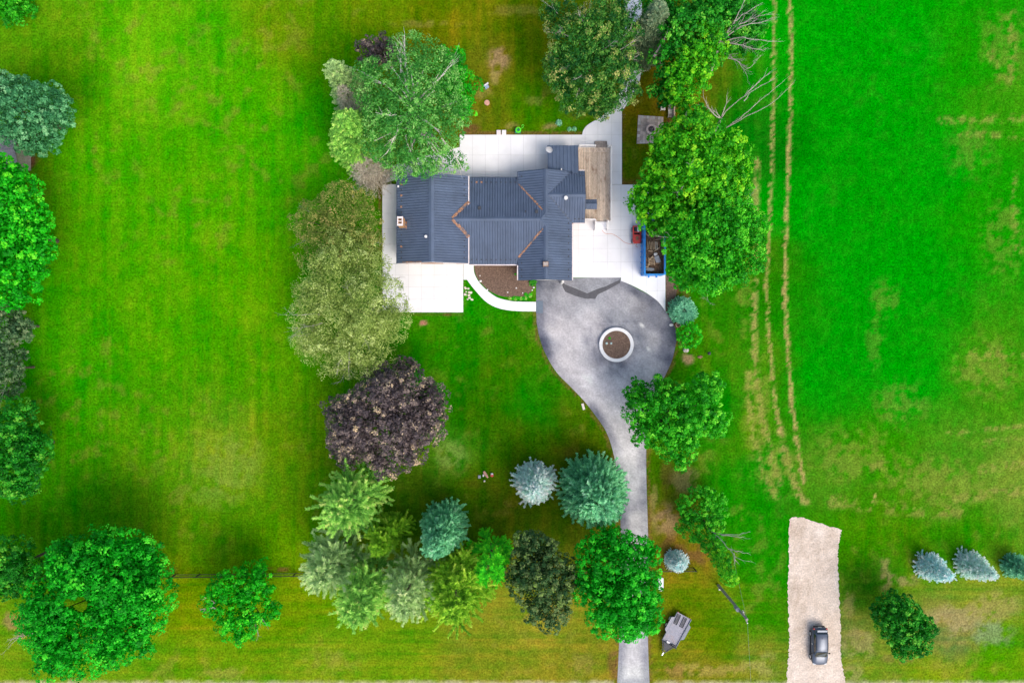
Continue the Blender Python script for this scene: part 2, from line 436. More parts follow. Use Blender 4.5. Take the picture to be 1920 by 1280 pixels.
# ------------------------------------------------------------------ ground
def ground():
    xs = np.concatenate([[-900, -400, -200, -120, -80], np.arange(-66, 66.01, 0.27), [80, 120, 200, 400, 900]])
    ys = np.concatenate([[-900, -400, -200, -120, -70], np.arange(-46, 46.01, 0.27), [70, 120, 200, 400, 900]])
    X, Y = np.meshgrid(xs, ys); nx, ny = len(xs), len(ys)
    x = X.ravel(); y = Y.ravel()
    px = 960 + 16 * x; py = 640 - 16 * y
    wx = px + 60 * (fbm(x, y, 0.16, 11) - 0.5) + 26 * (fbm(x, y, 0.6, 12) - 0.5)
    wy = py + 60 * (fbm(x, y, 0.16, 13) - 0.5) + 26 * (fbm(x, y, 0.6, 14) - 0.5)
    S = [(70,60,(82,150,8)),(250,100,(85,172,5)),(400,100,(76,166,4)),(540,60,(92,142,4)),(200,300,(66,160,0)),(350,400,(70,160,0)),
     (300,600,(70,156,0)),(450,500,(80,160,0)),(520,300,(60,160,0)),(150,700,(56,152,0)),(300,800,(76,150,5)),(420,850,(102,150,22)),
     (500,700,(70,150,0)),(550,800,(86,142,5)),(150,960,(46,138,0)),(400,980,(76,142,5)),(500,1030,(82,142,0)),(350,1120,(97,137,0)),
     (560,1150,(102,142,5)),(400,1240,(98,146,10)),(250,1270,(102,150,15)),(600,1230,(98,146,15)),(900,1250,(122,137,28)),(1000,1150,(132,142,34)),
     (1100,1230,(122,132,28)),(760,1240,(104,146,14)),(20,1240,(100,145,15)),(130,120,(60,135,0)),(470,200,(72,165,0)),(600,250,(48,158,0)),
     (900,660,(38,125,0)),(850,620,(44,130,0)),(950,700,(52,118,0)),(1000,760,(20,128,0)),(1060,800,(58,112,0)),(900,780,(48,110,0)),
     (950,850,(54,110,0)),(1080,840,(78,108,5)),(860,840,(72,132,20)),(900,920,(54,105,0)),(960,940,(92,112,12)),(880,600,(20,140,0)),
     (940,30,(98,122,4)),(930,100,(112,117,22)),(980,100,(92,124,4)),(900,200,(92,112,12)),(1000,200,(72,127,0)),(700,30,(90,138,2)),
     (800,40,(104,122,4)),(620,60,(70,137,0)),(1050,200,(50,128,5)),(1200,200,(88,102,4)),(1180,300,(74,112,2)),(1225,190,(110,102,18)),
     (1600,200,(2,156,4)),(1500,400,(0,156,4)),(1700,500,(2,156,4)),(1800,100,(22,152,2)),(1900,200,(55,150,10)),(1850,400,(22,152,2)),
     (1700,700,(5,157,4)),(1600,650,(2,152,4)),(1850,700,(62,146,12)),(1800,850,(74,146,22)),(1650,850,(52,142,2)),(1550,900,(78,142,22)),
     (1900,900,(112,150,42)),(1750,930,(82,142,22)),(1550,60,(0,158,4)),(1700,80,(2,160,4)),(1750,300,(2,156,4)),(1600,500,(2,154,4)),(1530,700,(2,152,4)),
     (1420,300,(2,116,4)),(1380,600,(28,122,0)),(1400,800,(62,132,6)),(1330,750,(4,122,0)),(1310,680,(44,122,0)),(1420,900,(14,132,0)),
     (1400,960,(22,132,0)),(1440,1050,(22,132,0)),(1430,1150,(44,127,0)),(1300,1120,(92,122,5)),(1330,1200,(78,122,0)),(1300,1250,(112,122,22)),
     (1420,1230,(112,132,32)),(1250,950,(122,117,32)),(1230,900,(64,112,0)),(1290,1040,(122,112,22)),(1420,500,(50,125,5)),(1460,700,(60,135,8)),
     (1620,1020,(62,132,0)),(1800,1000,(42,132,0)),(1650,1080,(62,127,12)),(1850,1120,(112,142,32)),(1780,1180,(122,132,62)),(1850,1230,(72,146,0)),
     (1600,1200,(112,127,52)),(1640,1250,(92,137,22)),(1750,1260,(112,150,12)),(1590,1000,(52,132,0)),(1720,1010,(55,132,0)),(1450,980,(15,132,0)),
     (20,330,(60,130,0)),(60,700,(50,140,0))]
    c = idw(wx, wy, S, 4.0, 30.0)
    field = np.clip((px - 1395 - 35 * fbm(x, y, 0.4, 5)) / 60, 0, 1) * np.clip((985 - py) / 30, 0, 1)
    lawn = 1 - field
    # mower streaks: long thin strips of drier or lusher turf
    vs = 0.45 * (fbm(x, y * 0.08, 1.3, 21) - 0.5) + 0.5 * (fbm(x + 0.12 * np.sin(y * 0.21), y * 0.07, 2.3, 25, 2) - 0.5); hs = 0.5 * (fbm(x * 0.08, y, 1.5, 22) - 0.5) + 0.6 * (fbm(x * 0.05, y, 3.1, 26, 2) - 0.5)
    strip_h = np.clip((py - 1080) / 12, 0, 1)
    st = (vs * (1 - strip_h) + hs * strip_h)
    rx_, ry_ = 0.77 * x + 0.64 * y, -0.64 * x + 0.77 * y
    blot = fbm(rx_, ry_, 0.31, 23, 5) - 0.5; fine = fbm(rx_, ry_, 1.45, 24, 3) - 0.5
    u = lawn * (0.18 + 1.8 * st + 1.2 * blot + 1.1 * fine) + field * (0.5 * vs + 0.55 * blot + 0.9 * fine)
    c = c + u[:, None] * np.array([36, 8, 10])
    lush = np.clip(-(st * 0.8 + blot), 0, 1) * lawn
    c = c - lush[:, None] * np.array([14, 8, 0])
    # dry straw speckle
    sp = np.clip((fbm(rx_, ry_, 0.83, 31, 4) - 0.58) * 7, 0, 1) * np.clip((fbm(x, y, 0.12, 32) - 0.38) * 4, 0, 1) * (0.5 * lawn + 0.25)
    dry = np.array([150, 142, 62.0])
    c = c * (1 - 0.55 * sp[:, None]) + dry * 0.55 * sp[:, None]
    def blend(mask, col):
        nonlocal c
        mask = np.clip(mask, 0, 1)[:, None]; c = c * (1 - mask) + np.array(col, float) * mask
    rough = fbm(rx_, ry_, 1.37, 41, 4); rough2 = fbm(rx_, ry_, 2.8, 42, 2)
    def patch(cx, cy, rx, ry, col, amt=0.8, thr=0.45):
        d = np.sqrt(((px - cx) / rx) ** 2 + ((py - cy) / ry) ** 2)
        blend(amt * np.clip((1.25 - d) * 1.6, 0, 1) * np.clip((rough - thr + 0.25 * np.clip(1 - d, 0, 1)) * 6, 0, 1), col)
    tan = (176, 152, 96); pink = (182, 148, 112); brown = (125, 85, 60)
    for a in [(935,112,22,26,pink,.8),(928,140,10,24,tan,.7),(905,172,20,16,tan,.5),(875,240,26,10,brown,.8),(960,238,14,9,tan,.6),(1035,240,18,10,pink,.7),
              (1005,188,20,14,tan,.4),(970,20,60,12,tan,.35),(800,45,70,8,tan,.4),(1290,672,12,18,pink,.9),(1282,645,10,10,tan,.6),(1225,940,9,40,tan,.7),(1250,975,26,34,pink,.75),
              (1285,900,30,26,pink,.65),(1300,1040,44,22,brown,.6),(1258,1025,22,30,brown,.5),(1250,890,14,30,brown,.45),(793,606,9,6,(190,130,110),.95),(838,590,8,4,brown,.8),(845,852,34,30,(130,160,70),.75),
              (930,960,40,9,(140,130,50),.5),(962,945,26,12,(150,125,55),.5),(900,905,40,12,(110,105,30),.4),(1075,850,20,24,(120,110,35),.5),(1100,900,30,40,(90,90,10),.5),
              (1660,1075,14,40,pink,.55),(1695,1085,30,16,pink,.6),(1720,1050,20,14,tan,.5),(1590,1130,14,30,tan,.55),(1800,1165,75,36,(165,150,105),.7),(1860,1190,44,30,(125,150,95),.85),
              (1870,1135,50,30,(160,150,85),.7),(1610,1205,40,34,(160,150,95),.65),(1690,1232,46,16,(150,130,70),.6),(1600,1262,24,20,(165,155,100),.6),(1790,1245,60,24,(150,150,50),.5),
              (1320,1255,110,14,(170,150,75),.75),(1430,1245,40,26,(165,160,85),.7),(1260,1262,30,22,(150,120,60),.6),(1150,1240,12,34,(120,85,55),.6),(1245,1175,18,36,(140,115,50),.5),(430,870,70,60,(140,160,70),.4),(400,930,60,30,(140,160,70),.35),
              (1030,1150,55,22,(165,140,75),.55),(1090,1245,30,24,(160,140,70),.5),(620,1240,60,26,(150,150,60),.45),(430,1262,60,14,(165,155,80),.5),(300,1068,40,8,(140,120,50),.6),(520,1067,30,5,(140,100,60),.7),
              (40,1175,22,26,(170,145,80),.7),(15,1165,16,20,(160,130,90),.7),(1265,600,14,26,brown,.75),(1275,560,18,30,brown,.7),(1262,530,14,22,brown,.85),(1258,215,12,44,brown,.8),(1190,345,40,10,brown,.5),
              (1085,215,26,14,(120,120,40),.5),(1030,175,20,20,(125,115,50),.5),(715,350,30,40,(105,100,20),.6),(690,480,26,50,(100,95,30),.5),(48,300,24,22,(120,80,60),.95),
              (820,1060,120,26,(80,70,40),.55),(700,1060,70,22,(85,75,50),.5),(1050,30,20,25,(70,80,20),.4),(868,555,12,26,(170,190,60),.35)]:
        patch(*a)
    # wheel tracks and thin crop
    straw = (190, 164, 102)
    def track(line, w, amt, thr, col=straw):
        ln = smooth_line(line, 5)
        d = seg_dist(px + 9 * (rough2 - 0.5) + 8 * (rough - 0.5), py, ln)
        blend(amt * np.clip((w - d) / (0.55 * w) , 0, 1) * np.clip((rough2 * 0.6 + rough * 0.6 - thr) * 6, 0, 1), col)
    track([(1452,-40),(1451,150),(1447,300),(1442,450),(1437,540),(1443,640),(1452,740),(1464,810)], 4.6, 0.78, 0.36)
    track([(1481,-40),(1484,80),(1482,180),(1478,330),(1473,480),(1473,560),(1477,650),(1482,720),(1490,790),(1497,850),(1507,905)], 5.0, 0.88, 0.34)
    track([(1420,300),(1416,540),(1415,620),(1420,720),(1432,790),(1448,860),(1462,905)], 9, 0.75, 0.46)
    track([(1462,800),(1478,870),(1500,930),(1512,940)], 10, 0.75, 0.44)
    track([(1405,700),(1412,800),(1430,880),(1458,930)], 9, 0.65, 0.47)
    for L, w in (([(1765,226),(1930,221)], 9), ([(1800,250),(1920,256)], 7), ([(1830,662),(1930,664)], 11), ([(1780,812),(1930,797)], 5), ([(1800,935),(1860,925),(1930,918)], 12), ([(1840,880),(1930,868)], 9), ([(1850,830),(1920,820)], 7),
                 ([(1560,940),(1700,955),(1800,960)], 14), ([(1620,880),(1660,870)], 9), ([(1900,30),(1895,150)], 12), ([(1860,100),(1870,140)], 10), ([(1900,330),(1912,470)], 10)):
        track(L, w * 1.25, 0.6, 0.54, (168, 158, 82))
    track([(1640,925),(1638,942)], 2.5, 0.9, 0.1, (215, 190, 110))
    for (cx, cy, rx, ry, am) in ((1690,760,60,50,.45),(1600,850,90,60,.45),(1850,690,70,60,.5),(1660,560,34,40,.4),(1640,640,20,60,.35),(1880,90,50,90,.4),(1820,280,50,60,.35),(1750,900,110,50,.5),(1880,450,44,90,.4),(1420,760,30,120,.5),(1460,880,50,60,.55),(1395,540,20,70,.4)):
        patch(cx, cy, rx, ry, (138, 152, 58), am * 1.25, 0.5)
    # scuffed soil rim where turf meets asphalt and concrete
    for L, w, am in (([(1004,585),(1009,630),(1021,664),(1041,699),(1067,725),(1093,752),(1114,780),(1133,808),(1144,836),(1152,870),(1157,905),(1161,960),(1159,1210),(1155,1290)], 5, .7), ([(1219,1285),(1217,1200),(1218,1000),(1213.5,844)], 5, .7), ([(1236,728),(1250,705),(1262,677),(1270,645),(1270,625),(1254,588)], 7, .75),
                     ([(862,250.5),(1090,250.5)], 5, .8), ([(715,330),(715,586)], 4, .7), ([(717,588),(868,588)], 3, .5), ([(1168,205),(1168,346)], 3.5, .5), ([(1166,345),(1250,345)], 4, .6)):
        track(L, w, am, 0.35, (128, 98, 58))
    # far edge of lot by the road
    blend(np.clip((py - 1268 - 10 * rough) / 8, 0, 1) * ((px > 1225) | (px < 1150)) * 0.9, (196, 184, 158))
    # crop rows drilled north-south give the field its fine weave
    c = np.clip(c, 0, 255)
    alb = lin_np(c) * K * 0.90
    gm = field * (0.74 + 0.36 * fbm(x * 2.2, y * 1.1, 1.5, 51, 2)) + lawn
    alb *= gm[:, None]
    me = bpy.data.meshes.new('ground')
    z = np.zeros_like(x)
    me.vertices.add(nx * ny); me.vertices.foreach_set('co', np.stack([x, y, z], 1).astype(np.float32).ravel())
    i = np.arange(nx * ny).reshape(ny, nx)
    q = np.stack([i[:-1, :-1], i[:-1, 1:], i[1:, 1:], i[1:, :-1]], -1).reshape(-1, 4)
    me.loops.add(q.size); me.polygons.add(len(q))
    me.loops.foreach_set('vertex_index', q.ravel().astype(np.int32))
    me.polygons.foreach_set('loop_start', np.arange(0, q.size, 4, dtype=np.int32))
    me.update(calc_edges=True)
    col_attr(me, alb)
    o = link('ground', me, M['turf']); tag(o, kind='structure')
ground()

# ------------------------------------------------------------------ paved surfaces
def px_poly(pts): return [G(*p) for p in pts]

def sheet(name, poly, z, mt, step, colfn):
    xs = [p[0] for p in poly]; ys = [p[1] for p in poly]
    bm = cut_poly(poly, np.arange(min(xs) + step, max(xs), step), np.arange(min(ys) + step, max(ys), step))
    me = bpy.data.meshes.new(name)
    bmesh.ops.triangulate(bm, faces=[f for f in bm.faces if len(f.verts) > 4])
    bm.to_mesh(me); bm.free()
    co = np.empty(len(me.vertices) * 3); me.vertices.foreach_get('co', co); co = co.reshape(-1, 3)
    col_attr(me, colfn(co[:, 0], co[:, 1]))
    o = link(name, me, mt, None, (0, 0, z)); tag(o, kind='structure'); return o

drive_px = [(1005,524),(1006,603)] + smooth_line([(1006,603),(1011,630),(1022.5,662.5),(1043,697),(1068,723),(1094,750),(1116,778),(1135,806),(1146,834),(1154,869),(1159,905),(1163,960),(1164,1040),(1163,1120),(1161,1200),(1157,1285)], 4)[1:] \
  + [(1157,1320),(1219,1320)] + smooth_line([(1218,1285),(1215,1200),(1216,1100),(1215,1000),(1212,900),(1211.6,844),(1213,790),(1221,755),(1234,727),(1247.5,703),(1260,675),(1267,645),(1268,632),(1265,612),(1251,587.5),(1229,561),(1194,541),(1163,524)], 4) + [(1163,519)]
def drive_col(x, y):
    px = 960 + 16 * x; py = 640 - 16 * y
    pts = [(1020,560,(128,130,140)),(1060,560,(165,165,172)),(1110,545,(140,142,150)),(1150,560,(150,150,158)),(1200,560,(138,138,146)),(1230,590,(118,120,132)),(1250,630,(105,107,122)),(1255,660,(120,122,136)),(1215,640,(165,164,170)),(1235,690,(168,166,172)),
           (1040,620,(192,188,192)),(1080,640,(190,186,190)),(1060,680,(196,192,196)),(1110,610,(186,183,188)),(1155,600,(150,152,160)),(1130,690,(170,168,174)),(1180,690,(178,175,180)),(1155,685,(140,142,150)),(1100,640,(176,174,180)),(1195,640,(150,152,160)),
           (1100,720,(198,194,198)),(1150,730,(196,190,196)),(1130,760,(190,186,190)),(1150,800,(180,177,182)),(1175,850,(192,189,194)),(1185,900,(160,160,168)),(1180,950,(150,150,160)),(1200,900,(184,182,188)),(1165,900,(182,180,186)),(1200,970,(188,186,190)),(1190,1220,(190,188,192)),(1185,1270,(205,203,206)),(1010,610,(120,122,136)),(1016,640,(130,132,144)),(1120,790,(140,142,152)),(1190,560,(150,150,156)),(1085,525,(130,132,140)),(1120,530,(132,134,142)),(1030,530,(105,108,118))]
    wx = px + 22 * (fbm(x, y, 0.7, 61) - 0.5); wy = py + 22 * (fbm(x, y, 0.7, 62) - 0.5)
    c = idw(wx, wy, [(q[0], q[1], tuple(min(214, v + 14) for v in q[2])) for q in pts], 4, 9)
    rx, ry = 0.8 * x + 0.6 * y, -0.6 * x + 0.8 * y
    b = (fbm(rx, ry, 0.45, 63, 4) - 0.5) * 46 + (fbm(rx, ry, 2.6, 64, 3) - 0.5) * 40
    # old sealer survives along the edges, traffic has worn the middle pale
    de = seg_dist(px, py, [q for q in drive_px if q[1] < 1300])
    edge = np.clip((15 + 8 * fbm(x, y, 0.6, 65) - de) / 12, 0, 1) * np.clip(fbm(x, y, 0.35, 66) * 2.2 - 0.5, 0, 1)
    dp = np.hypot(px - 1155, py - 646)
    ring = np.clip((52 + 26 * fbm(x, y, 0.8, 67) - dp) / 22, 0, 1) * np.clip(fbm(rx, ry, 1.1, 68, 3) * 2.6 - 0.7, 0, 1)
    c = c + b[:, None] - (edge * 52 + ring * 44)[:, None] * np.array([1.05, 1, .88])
    fl = (fbm(rx, ry, 4.0, 69, 2) > 0.80) & (dp < 70)
    c[fl] = 225
    return lin_np(np.clip(c, 70, 225)) * 0.86 * np.array([1.0, 1.0, 0.965])
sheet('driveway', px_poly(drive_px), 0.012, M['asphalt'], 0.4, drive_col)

p = px_poly([(1053,527),(1060,533),(1082,542),(1101,550),(1119,542),(1135,537),(1163,524),(1163,530),(1138,544),(1121,552),(1116,560),(1098,560),(1079,555),(1060,547),(1055,538)])
o = MB().prism(p, 0.005, 0.017).build('asphalt_patch', M['asph_patch']); tag(o, kind='structure')

g_l = smooth_line([(1472,1330),(1476,1260),(1480,1200),(1477,1120),(1479,1040),(1480,971)], 6)
g_r = smooth_line([(1578,993),(1571,1035),(1573,1100),(1576,1180),(1578,1240),(1588,1290),(1592,1330)], 6)
gr = g_l + [(1492,969),(1506,970),(1520,976),(1541,981),(1562,988)] + g_r
rr = random.Random(5)
fine = []
for (a, b) in zip(gr, gr[1:] + gr[:1]):
    for k in range(4):
        t = k / 4; fine.append((a[0] + (b[0] - a[0]) * t + rr.uniform(-1.6, 1.6), a[1] + (b[1] - a[1]) * t + rr.uniform(-1.4, 1.4)))
def gravel_col(x, y):
    c = np.array([219, 202, 185.0]) + ((fbm(x, y * 0.6, 0.5, 71, 4) - 0.5) * 46 + (fbm(x, y, 2.4, 72, 3) - 0.5) * 40)[:, None] * np.array([.9, 1, 1.1])
    return lin_np(np.clip(c, 90, 245)) * 0.82
sheet('gravel_drive', px_poly(fine), 0.02, M['gravel'], 0.4, gravel_col)

NS = [0]
def slabs(name, outline_px, vx, hy, z=0.07):
    """a concrete apron: base sheet plus one object for each saw-cut slab"""
    poly = px_poly(outline_px)
    base = MB().prism(poly, 0.002, z - 0.03).build(name, M['joint']); tag(base, kind='structure')
    xs = [G(v, 0)[0] for v in vx]; ys = [G(0, v)[1] for v in hy]
    bm = cut_poly(poly, xs, ys)
    for f in list(bm.faces):
        pts = [Vector((v.co.x, v.co.y)) for v in f.verts]
        if f.calc_area() < 0.03: continue
        n = len(pts); q = []
        for i in range(n):
            a, b, c = pts[i - 1], pts[i], pts[(i + 1) % n]
            d1 = (b - a); d2 = (c - b)
            if d1.length < 1e-5 or d2.length < 1e-5: continue
            n1 = Vector((-d1.y, d1.x)).normalized(); n2 = Vector((-d2.y, d2.x)).normalized()
            k = n1 + n2
            k = k / max(0.35, k.dot(n1)) if k.length > 1e-3 else n1
            q.append(b + k * 0.009)
        dz = random.uniform(-0.004, 0.004)
        MB().prism([(v.x, v.y) for v in q], z - 0.03, z + dz).build('concrete_slab', M['concrete'], base)
        NS[0] += 1
    bm.free()

slabs('back_patio', [(733,312),(770,300),(862,276),(862,253),(1091.5,253)] + smooth_line([(1091.5,253),(1093,246),(1098,238),(1107,231),(1120,224),(1133,215),(1147,199),(1158,182),(1165,160),(1168,120),(1170,60),(1172,-30)], 3)[1:]
      + [(1204,-30),(1203,60),(1203,130),(1197,165),(1180,190),(1166,209),(1166,346),(1060,346),(1060,330),(1030,330),(862,336),(745,336),(717,345),(717,332),(722,320)],
      [742,766,790,814,838,862,886,910,934,958,981.5,1005,1030,1072,1097,1121,1146], [291,322,253,230,204,170,140,110,80,50,20,346])
slabs('side_path', [(717,345.8),(744.5,345.8),(748,494),(717,494)], [], [372,400,429,458])
slabs('front_patio', [(717,494.5),(868.5,494.5),(868.5,585.5),(717,585.5)], [742,766,790,814,838], [516,538,561])
walk_o = smooth_line([(875.5,524.5),(884,536),(893.6,547.5),(903,558),(913,567),(927,575),(943,580),(960,582.5),(979,583.5),(1005,583.8)], 3)
walk_i = smooth_line([(1005,565.8),(979,565.5),(959,564.3),(936,559),(924,552.5),(913,544),(904.5,536),(897,527),(891,516),(888.5,506),(888.5,492)], 3)
slabs('front_walk', [(868.9,492),(868.9,524.5)] + walk_o + walk_i, [905,935,970], [500,525])
slabs('parking_apron', [(1060,346.4),(1247.5,346.4),(1247.5,584)] + smooth_line([(1247.5,584),(1240,573),(1231,563),(1213,550),(1194,539.5),(1178,532),(1164,526.5)], 3)[1:] + [(1164,520.5),(1060,520.5)],
      [1085,1112.5,1139,1164,1186,1212,1232], [376,406,431,442,466,491,545,565])

# soil beds
bed = [(889.5,494),(972,494),(972,524),(1003,526)] + smooth_line([(1003,532),(996,545),(990,556),(970,556.5),(945,556),(928,551),(914,542.5),(905,534),(898,526),(892,515),(889.5,504)], 3)
o = MB().prism(px_poly(bed), 0.003, 0.03).build('flower_bed', M['soil']); tag(o, kind='structure')
o = MB().prism(px_poly([(1248.2,516),(1262,520),(1270,540),(1266,560),(1262,580),(1248.2,584)]), 0.003, 0.028).build('side_bed', M['soil']); tag(o, kind='structure')
# dark plate where the walk meets the asphalt
MB().prism(px_poly([(1005.3,563.5),(1018,564),(1018,587),(1005.3,587)]), 0.014, 0.045).top('steel_plate', M['slate'], 'flat slate grey plate lying on asphalt at end of curved walk', 'plate', (*G(1011.5,575), 0.014))
# verge and road south of the lot
o = MB().prism([(-120, -43.2), (150, -43.2), (150, -50), (-120, -50)], 0.002, 0.03).build('road', M['asph_patch']); tag(o, kind='structure')

# ------------------------------------------------------------------ house
house = thing('house', 'brick house under dark blue grey ribbed metal roofs of three joined wings', 'house', (0, 13, 0))

def slope(poly, zf, ribdir, spacing=0.29, panel=3, hgt=0.075, lift=0.0):
    """roof slope: boarding below, ribbed sheets above; ribdir 'x': ribs run along x"""
    m = MB()
    n = len(poly)
    bm = bmesh.new()
    bm.faces.new([bm.verts.new((x, y, 0)) for x, y in poly]); bm.normal_update()
    if bm.faces[:][0].normal.z < 0: poly = poly[::-1]
    bm.free()
    vs = [(x, y, zf(x, y) - 0.16) for x, y in poly] + [(x, y, zf(x, y) - 0.035) for x, y in poly]
    m.add(vs, [tuple(range(n - 1, -1, -1)), tuple(range(n, 2 * n))] + [(i, (i + 1) % n, n + (i + 1) % n, n + i) for i in range(n)])
    sl = m.build('roof_slope', M['roof_dark'], house)
    ax = 1 if ribdir == 'x' else 0
    us = [q[ax] for q in poly]; u0, u1 = min(us), max(us)
    k = 0; cuts = []; prof = []
    cnt = int(math.ceil((u1 - u0) / spacing))
    for i in range(cnt + 1):
        c = u0 + (i + 0.5) * spacing
        for d, h in ((-0.085, 0), (-0.035, hgt), (0.035, hgt), (0.085, 0)):
            prof.append((c + d, h))
    pu = [a for a, b in prof]; ph = [b for a, b in prof]
    pans = [u0 + j * spacing * panel for j in range(1, int(math.ceil((u1 - u0) / (spacing * panel))))]
    allc = [c for c in pu + pans if u0 + 1e-4 < c < u1 - 1e-4]
    bm = cut_poly(poly, allc if ax == 0 else [], allc if ax == 1 else [])
    groups = {}
    for f in bm.faces:
        uc = f.calc_center_median()[ax]
        groups.setdefault(int((uc - u0) / (spacing * panel)), []).append([(v.co.x, v.co.y) for v in f.verts])
    for g in sorted(groups):
        mb = MB(); idx = {}
        for fc in groups[g]:
            ii = []
            for (x, y) in fc:
                kk = (round(x, 4), round(y, 4))
                if kk not in idx:
                    idx[kk] = len(mb.v)
                    h = float(np.interp((x, y)[ax], pu, ph))
                    mb.v.append((x, y, zf(x, y) + h + lift))
                ii.append(idx[kk])
            mb.f.append(tuple(ii))
        mb.build('roof_panel', M['roof'], sl)
    bm.free()
    return sl

LE, LR, LM_ = 3.9, 5.4, -8.86           # left wing eave, ridge height, ridge x
LX0, LX1, LY0, LY1 = -12.82, -4.90, 8.72, 18.49
lsl = (LR - LE) / (LM_ - LX0)
zLW = lambda x, y: LR - (LM_ - x) * lsl
zLE = lambda x, y: LR - (x - LM_) * (LR - LE) / (LX1 - LM_)
slope([(LX0, LY0), (LM_, LY0), (LM_, LY1), (LX0, LY1)], zLW, 'x')
CY, CZ, CE = 13.58, 4.55, 2.75          # centre wing ridge
CS, CN = 8.74, 18.52
zCS = lambda x, y: CZ - (CY - y) * (CZ - CE) / (CY - CS)
zCN = lambda x, y: CZ - (y - CY) * (CZ - CE) / (CN - CY)
kE = (LR - LE) / (LX1 - LM_)
vx = LX1 - (CZ - LE) / kE               # ridge of centre dies into left slope
yS = CY - (CZ - LE) / ((CZ - CE) / (CY - CS)); yN = CY + (CZ - LE) / ((CZ - CE) / (CN - CY))
slope([(LM_, LY0), (LX1, LY0), (LX1, yS), (vx, CY), (LX1, yN), (LX1, LY1), (LM_, LY1)], zLE, 'x')
RX0, RX1, RM, RY0, RY1, RR = 0.70, 6.78, 3.74, 6.93, 19.18, 4.3
ks = 0.42
zRW = lambda x, y: RR - (RM - x) * ks
zRE = lambda x, y: RR - (x - RM) * ks
def yc(z, south): return CY - (CZ - z) / ((CZ - CE) / (CY - CS)) if south else CY + (CZ - z) / ((CZ - CE) / (CN - CY))
zw = zRW(RX0, 0)
xt = RM - (CZ - RR) / ks
sA, sB = yc(zw, True), yc(RR, True); nA, nB = yc(zw, False), yc(RR, False)
slope([(vx, CY), (LX1, yS), (LX1, CS), (RX0, CS), (RX0, sA), (RM, sB), (xt, CY)], zCS, 'y')
slope([(vx, CY), (xt, CY), (RM, nB), (RX0, nA), (RX0, CN), (LX1, CN), (LX1, yN)], zCN, 'y')
slope([(RX0, RY0), (RM, RY0), (RM, sB), (RX0, sA)], zRW, 'x')
slope([(RX0, nA), (RM, nB), (RM, RY1), (RX0, RY1)], zRW, 'x')
XY, XZ, XE = 16.34, 4.17, 3.02
XS, XN, XX = 13.40, 19.26, 8.20
kx = (XZ - XE) / (XY - XS); kxn = (XZ - XE) / (XN - XY)
zXS = lambda x, y: XZ - (XY - y) * kx
zXN = lambda x, y: XZ - (y - XY) * kxn
xv = RM + (RR - XZ) / ks
slope([(RM, RY0), (RX1, RY0), (RX1, XS), (xv, XY), (RX1, XN - 0.08), (RM, RY1), (RM, nB), (xt, CY), (RM, sB)], zRE, 'x')
slope([(xv, XY), (RX1, XS), (XX, XS), (XX, XY)], zXS, 'y')
slope([(xv, XY), (XX, XY), (XX, XN), (RX1, XN)], zXN, 'y')
zL = lambda x, y: 2.6 + 0.2 * (22.25 - y)
slope([(4.01, 22.25), (4.01, 19.22), (6.86, 19.22), (6.86, 18.93), (7.52, 18.93), (7.52, 22.25)], zL, 'y', 0.42, 2, 0.05)
# little gable over the side door
slope([(8.26, 15.0), (9.62, 15.0), (9.62, 15.55), (8.26, 15.55)], lambda x, y: 2.75 + 0.35 * (y - 15.0), 'y', 0.27, 2, 0.03)
slope([(8.26, 15.55), (9.62, 15.55), (9.62, 16.1), (8.26, 16.1)], lambda x, y: 2.75 + 0.35 * (16.1 - y), 'y', 0.27, 2, 0.03)

def ridge(a, b, w=0.24, drop=0.06, up=0.05):
    a = Vector(a); b = Vector(b); d = (b - a).normalized(); s = d.cross(Vector((0, 0, 1))).normalized()
    m = MB(); z = Vector((0, 0, 1))
    vs = [a - s * w - z * drop, a + z * up, a + s * w - z * drop, b - s * w - z * drop, b + z * up, b + s * w - z * drop]
    vs += [v - z * 0.02 for v in vs]
    m.add(vs, [(0, 1, 4, 3), (1, 2, 5, 4), (6, 9, 10, 7), (7, 10, 11, 8), (0, 3, 9, 6), (2, 8, 11, 5), (0, 6, 7, 1), (1, 7, 8, 2), (3, 4, 10, 9), (4, 5, 11, 10)])
    m.build('ridge_cap', M['roof'], house)
ridge((LM_, LY0, LR + 0.03), (LM_, LY1, LR + 0.03), 0.3, 0.07)
ridge((vx + 0.05, CY, CZ + 0.03), (xt, CY, CZ + 0.03))
ridge((RM, RY0, RR + 0.03), (RM, sB, RR + 0.03)); ridge((RM, nB, RR + 0.03), (RM, RY1, RR + 0.03))
ridge((xv, XY, XZ + 0.03), (XX, XY, XZ + 0.03)); ridge((8.26, 15.55, 2.97), (9.62, 15.55, 2.97), 0.12, 0.03)
ridge((RM, sB, RR + 0.03), (xt, CY, CZ + 0.03), 0.1, 0.02, 0.03); ridge((RM, nB, RR + 0.03), (xt, CY, CZ + 0.03), 0.1, 0.02, 0.03)

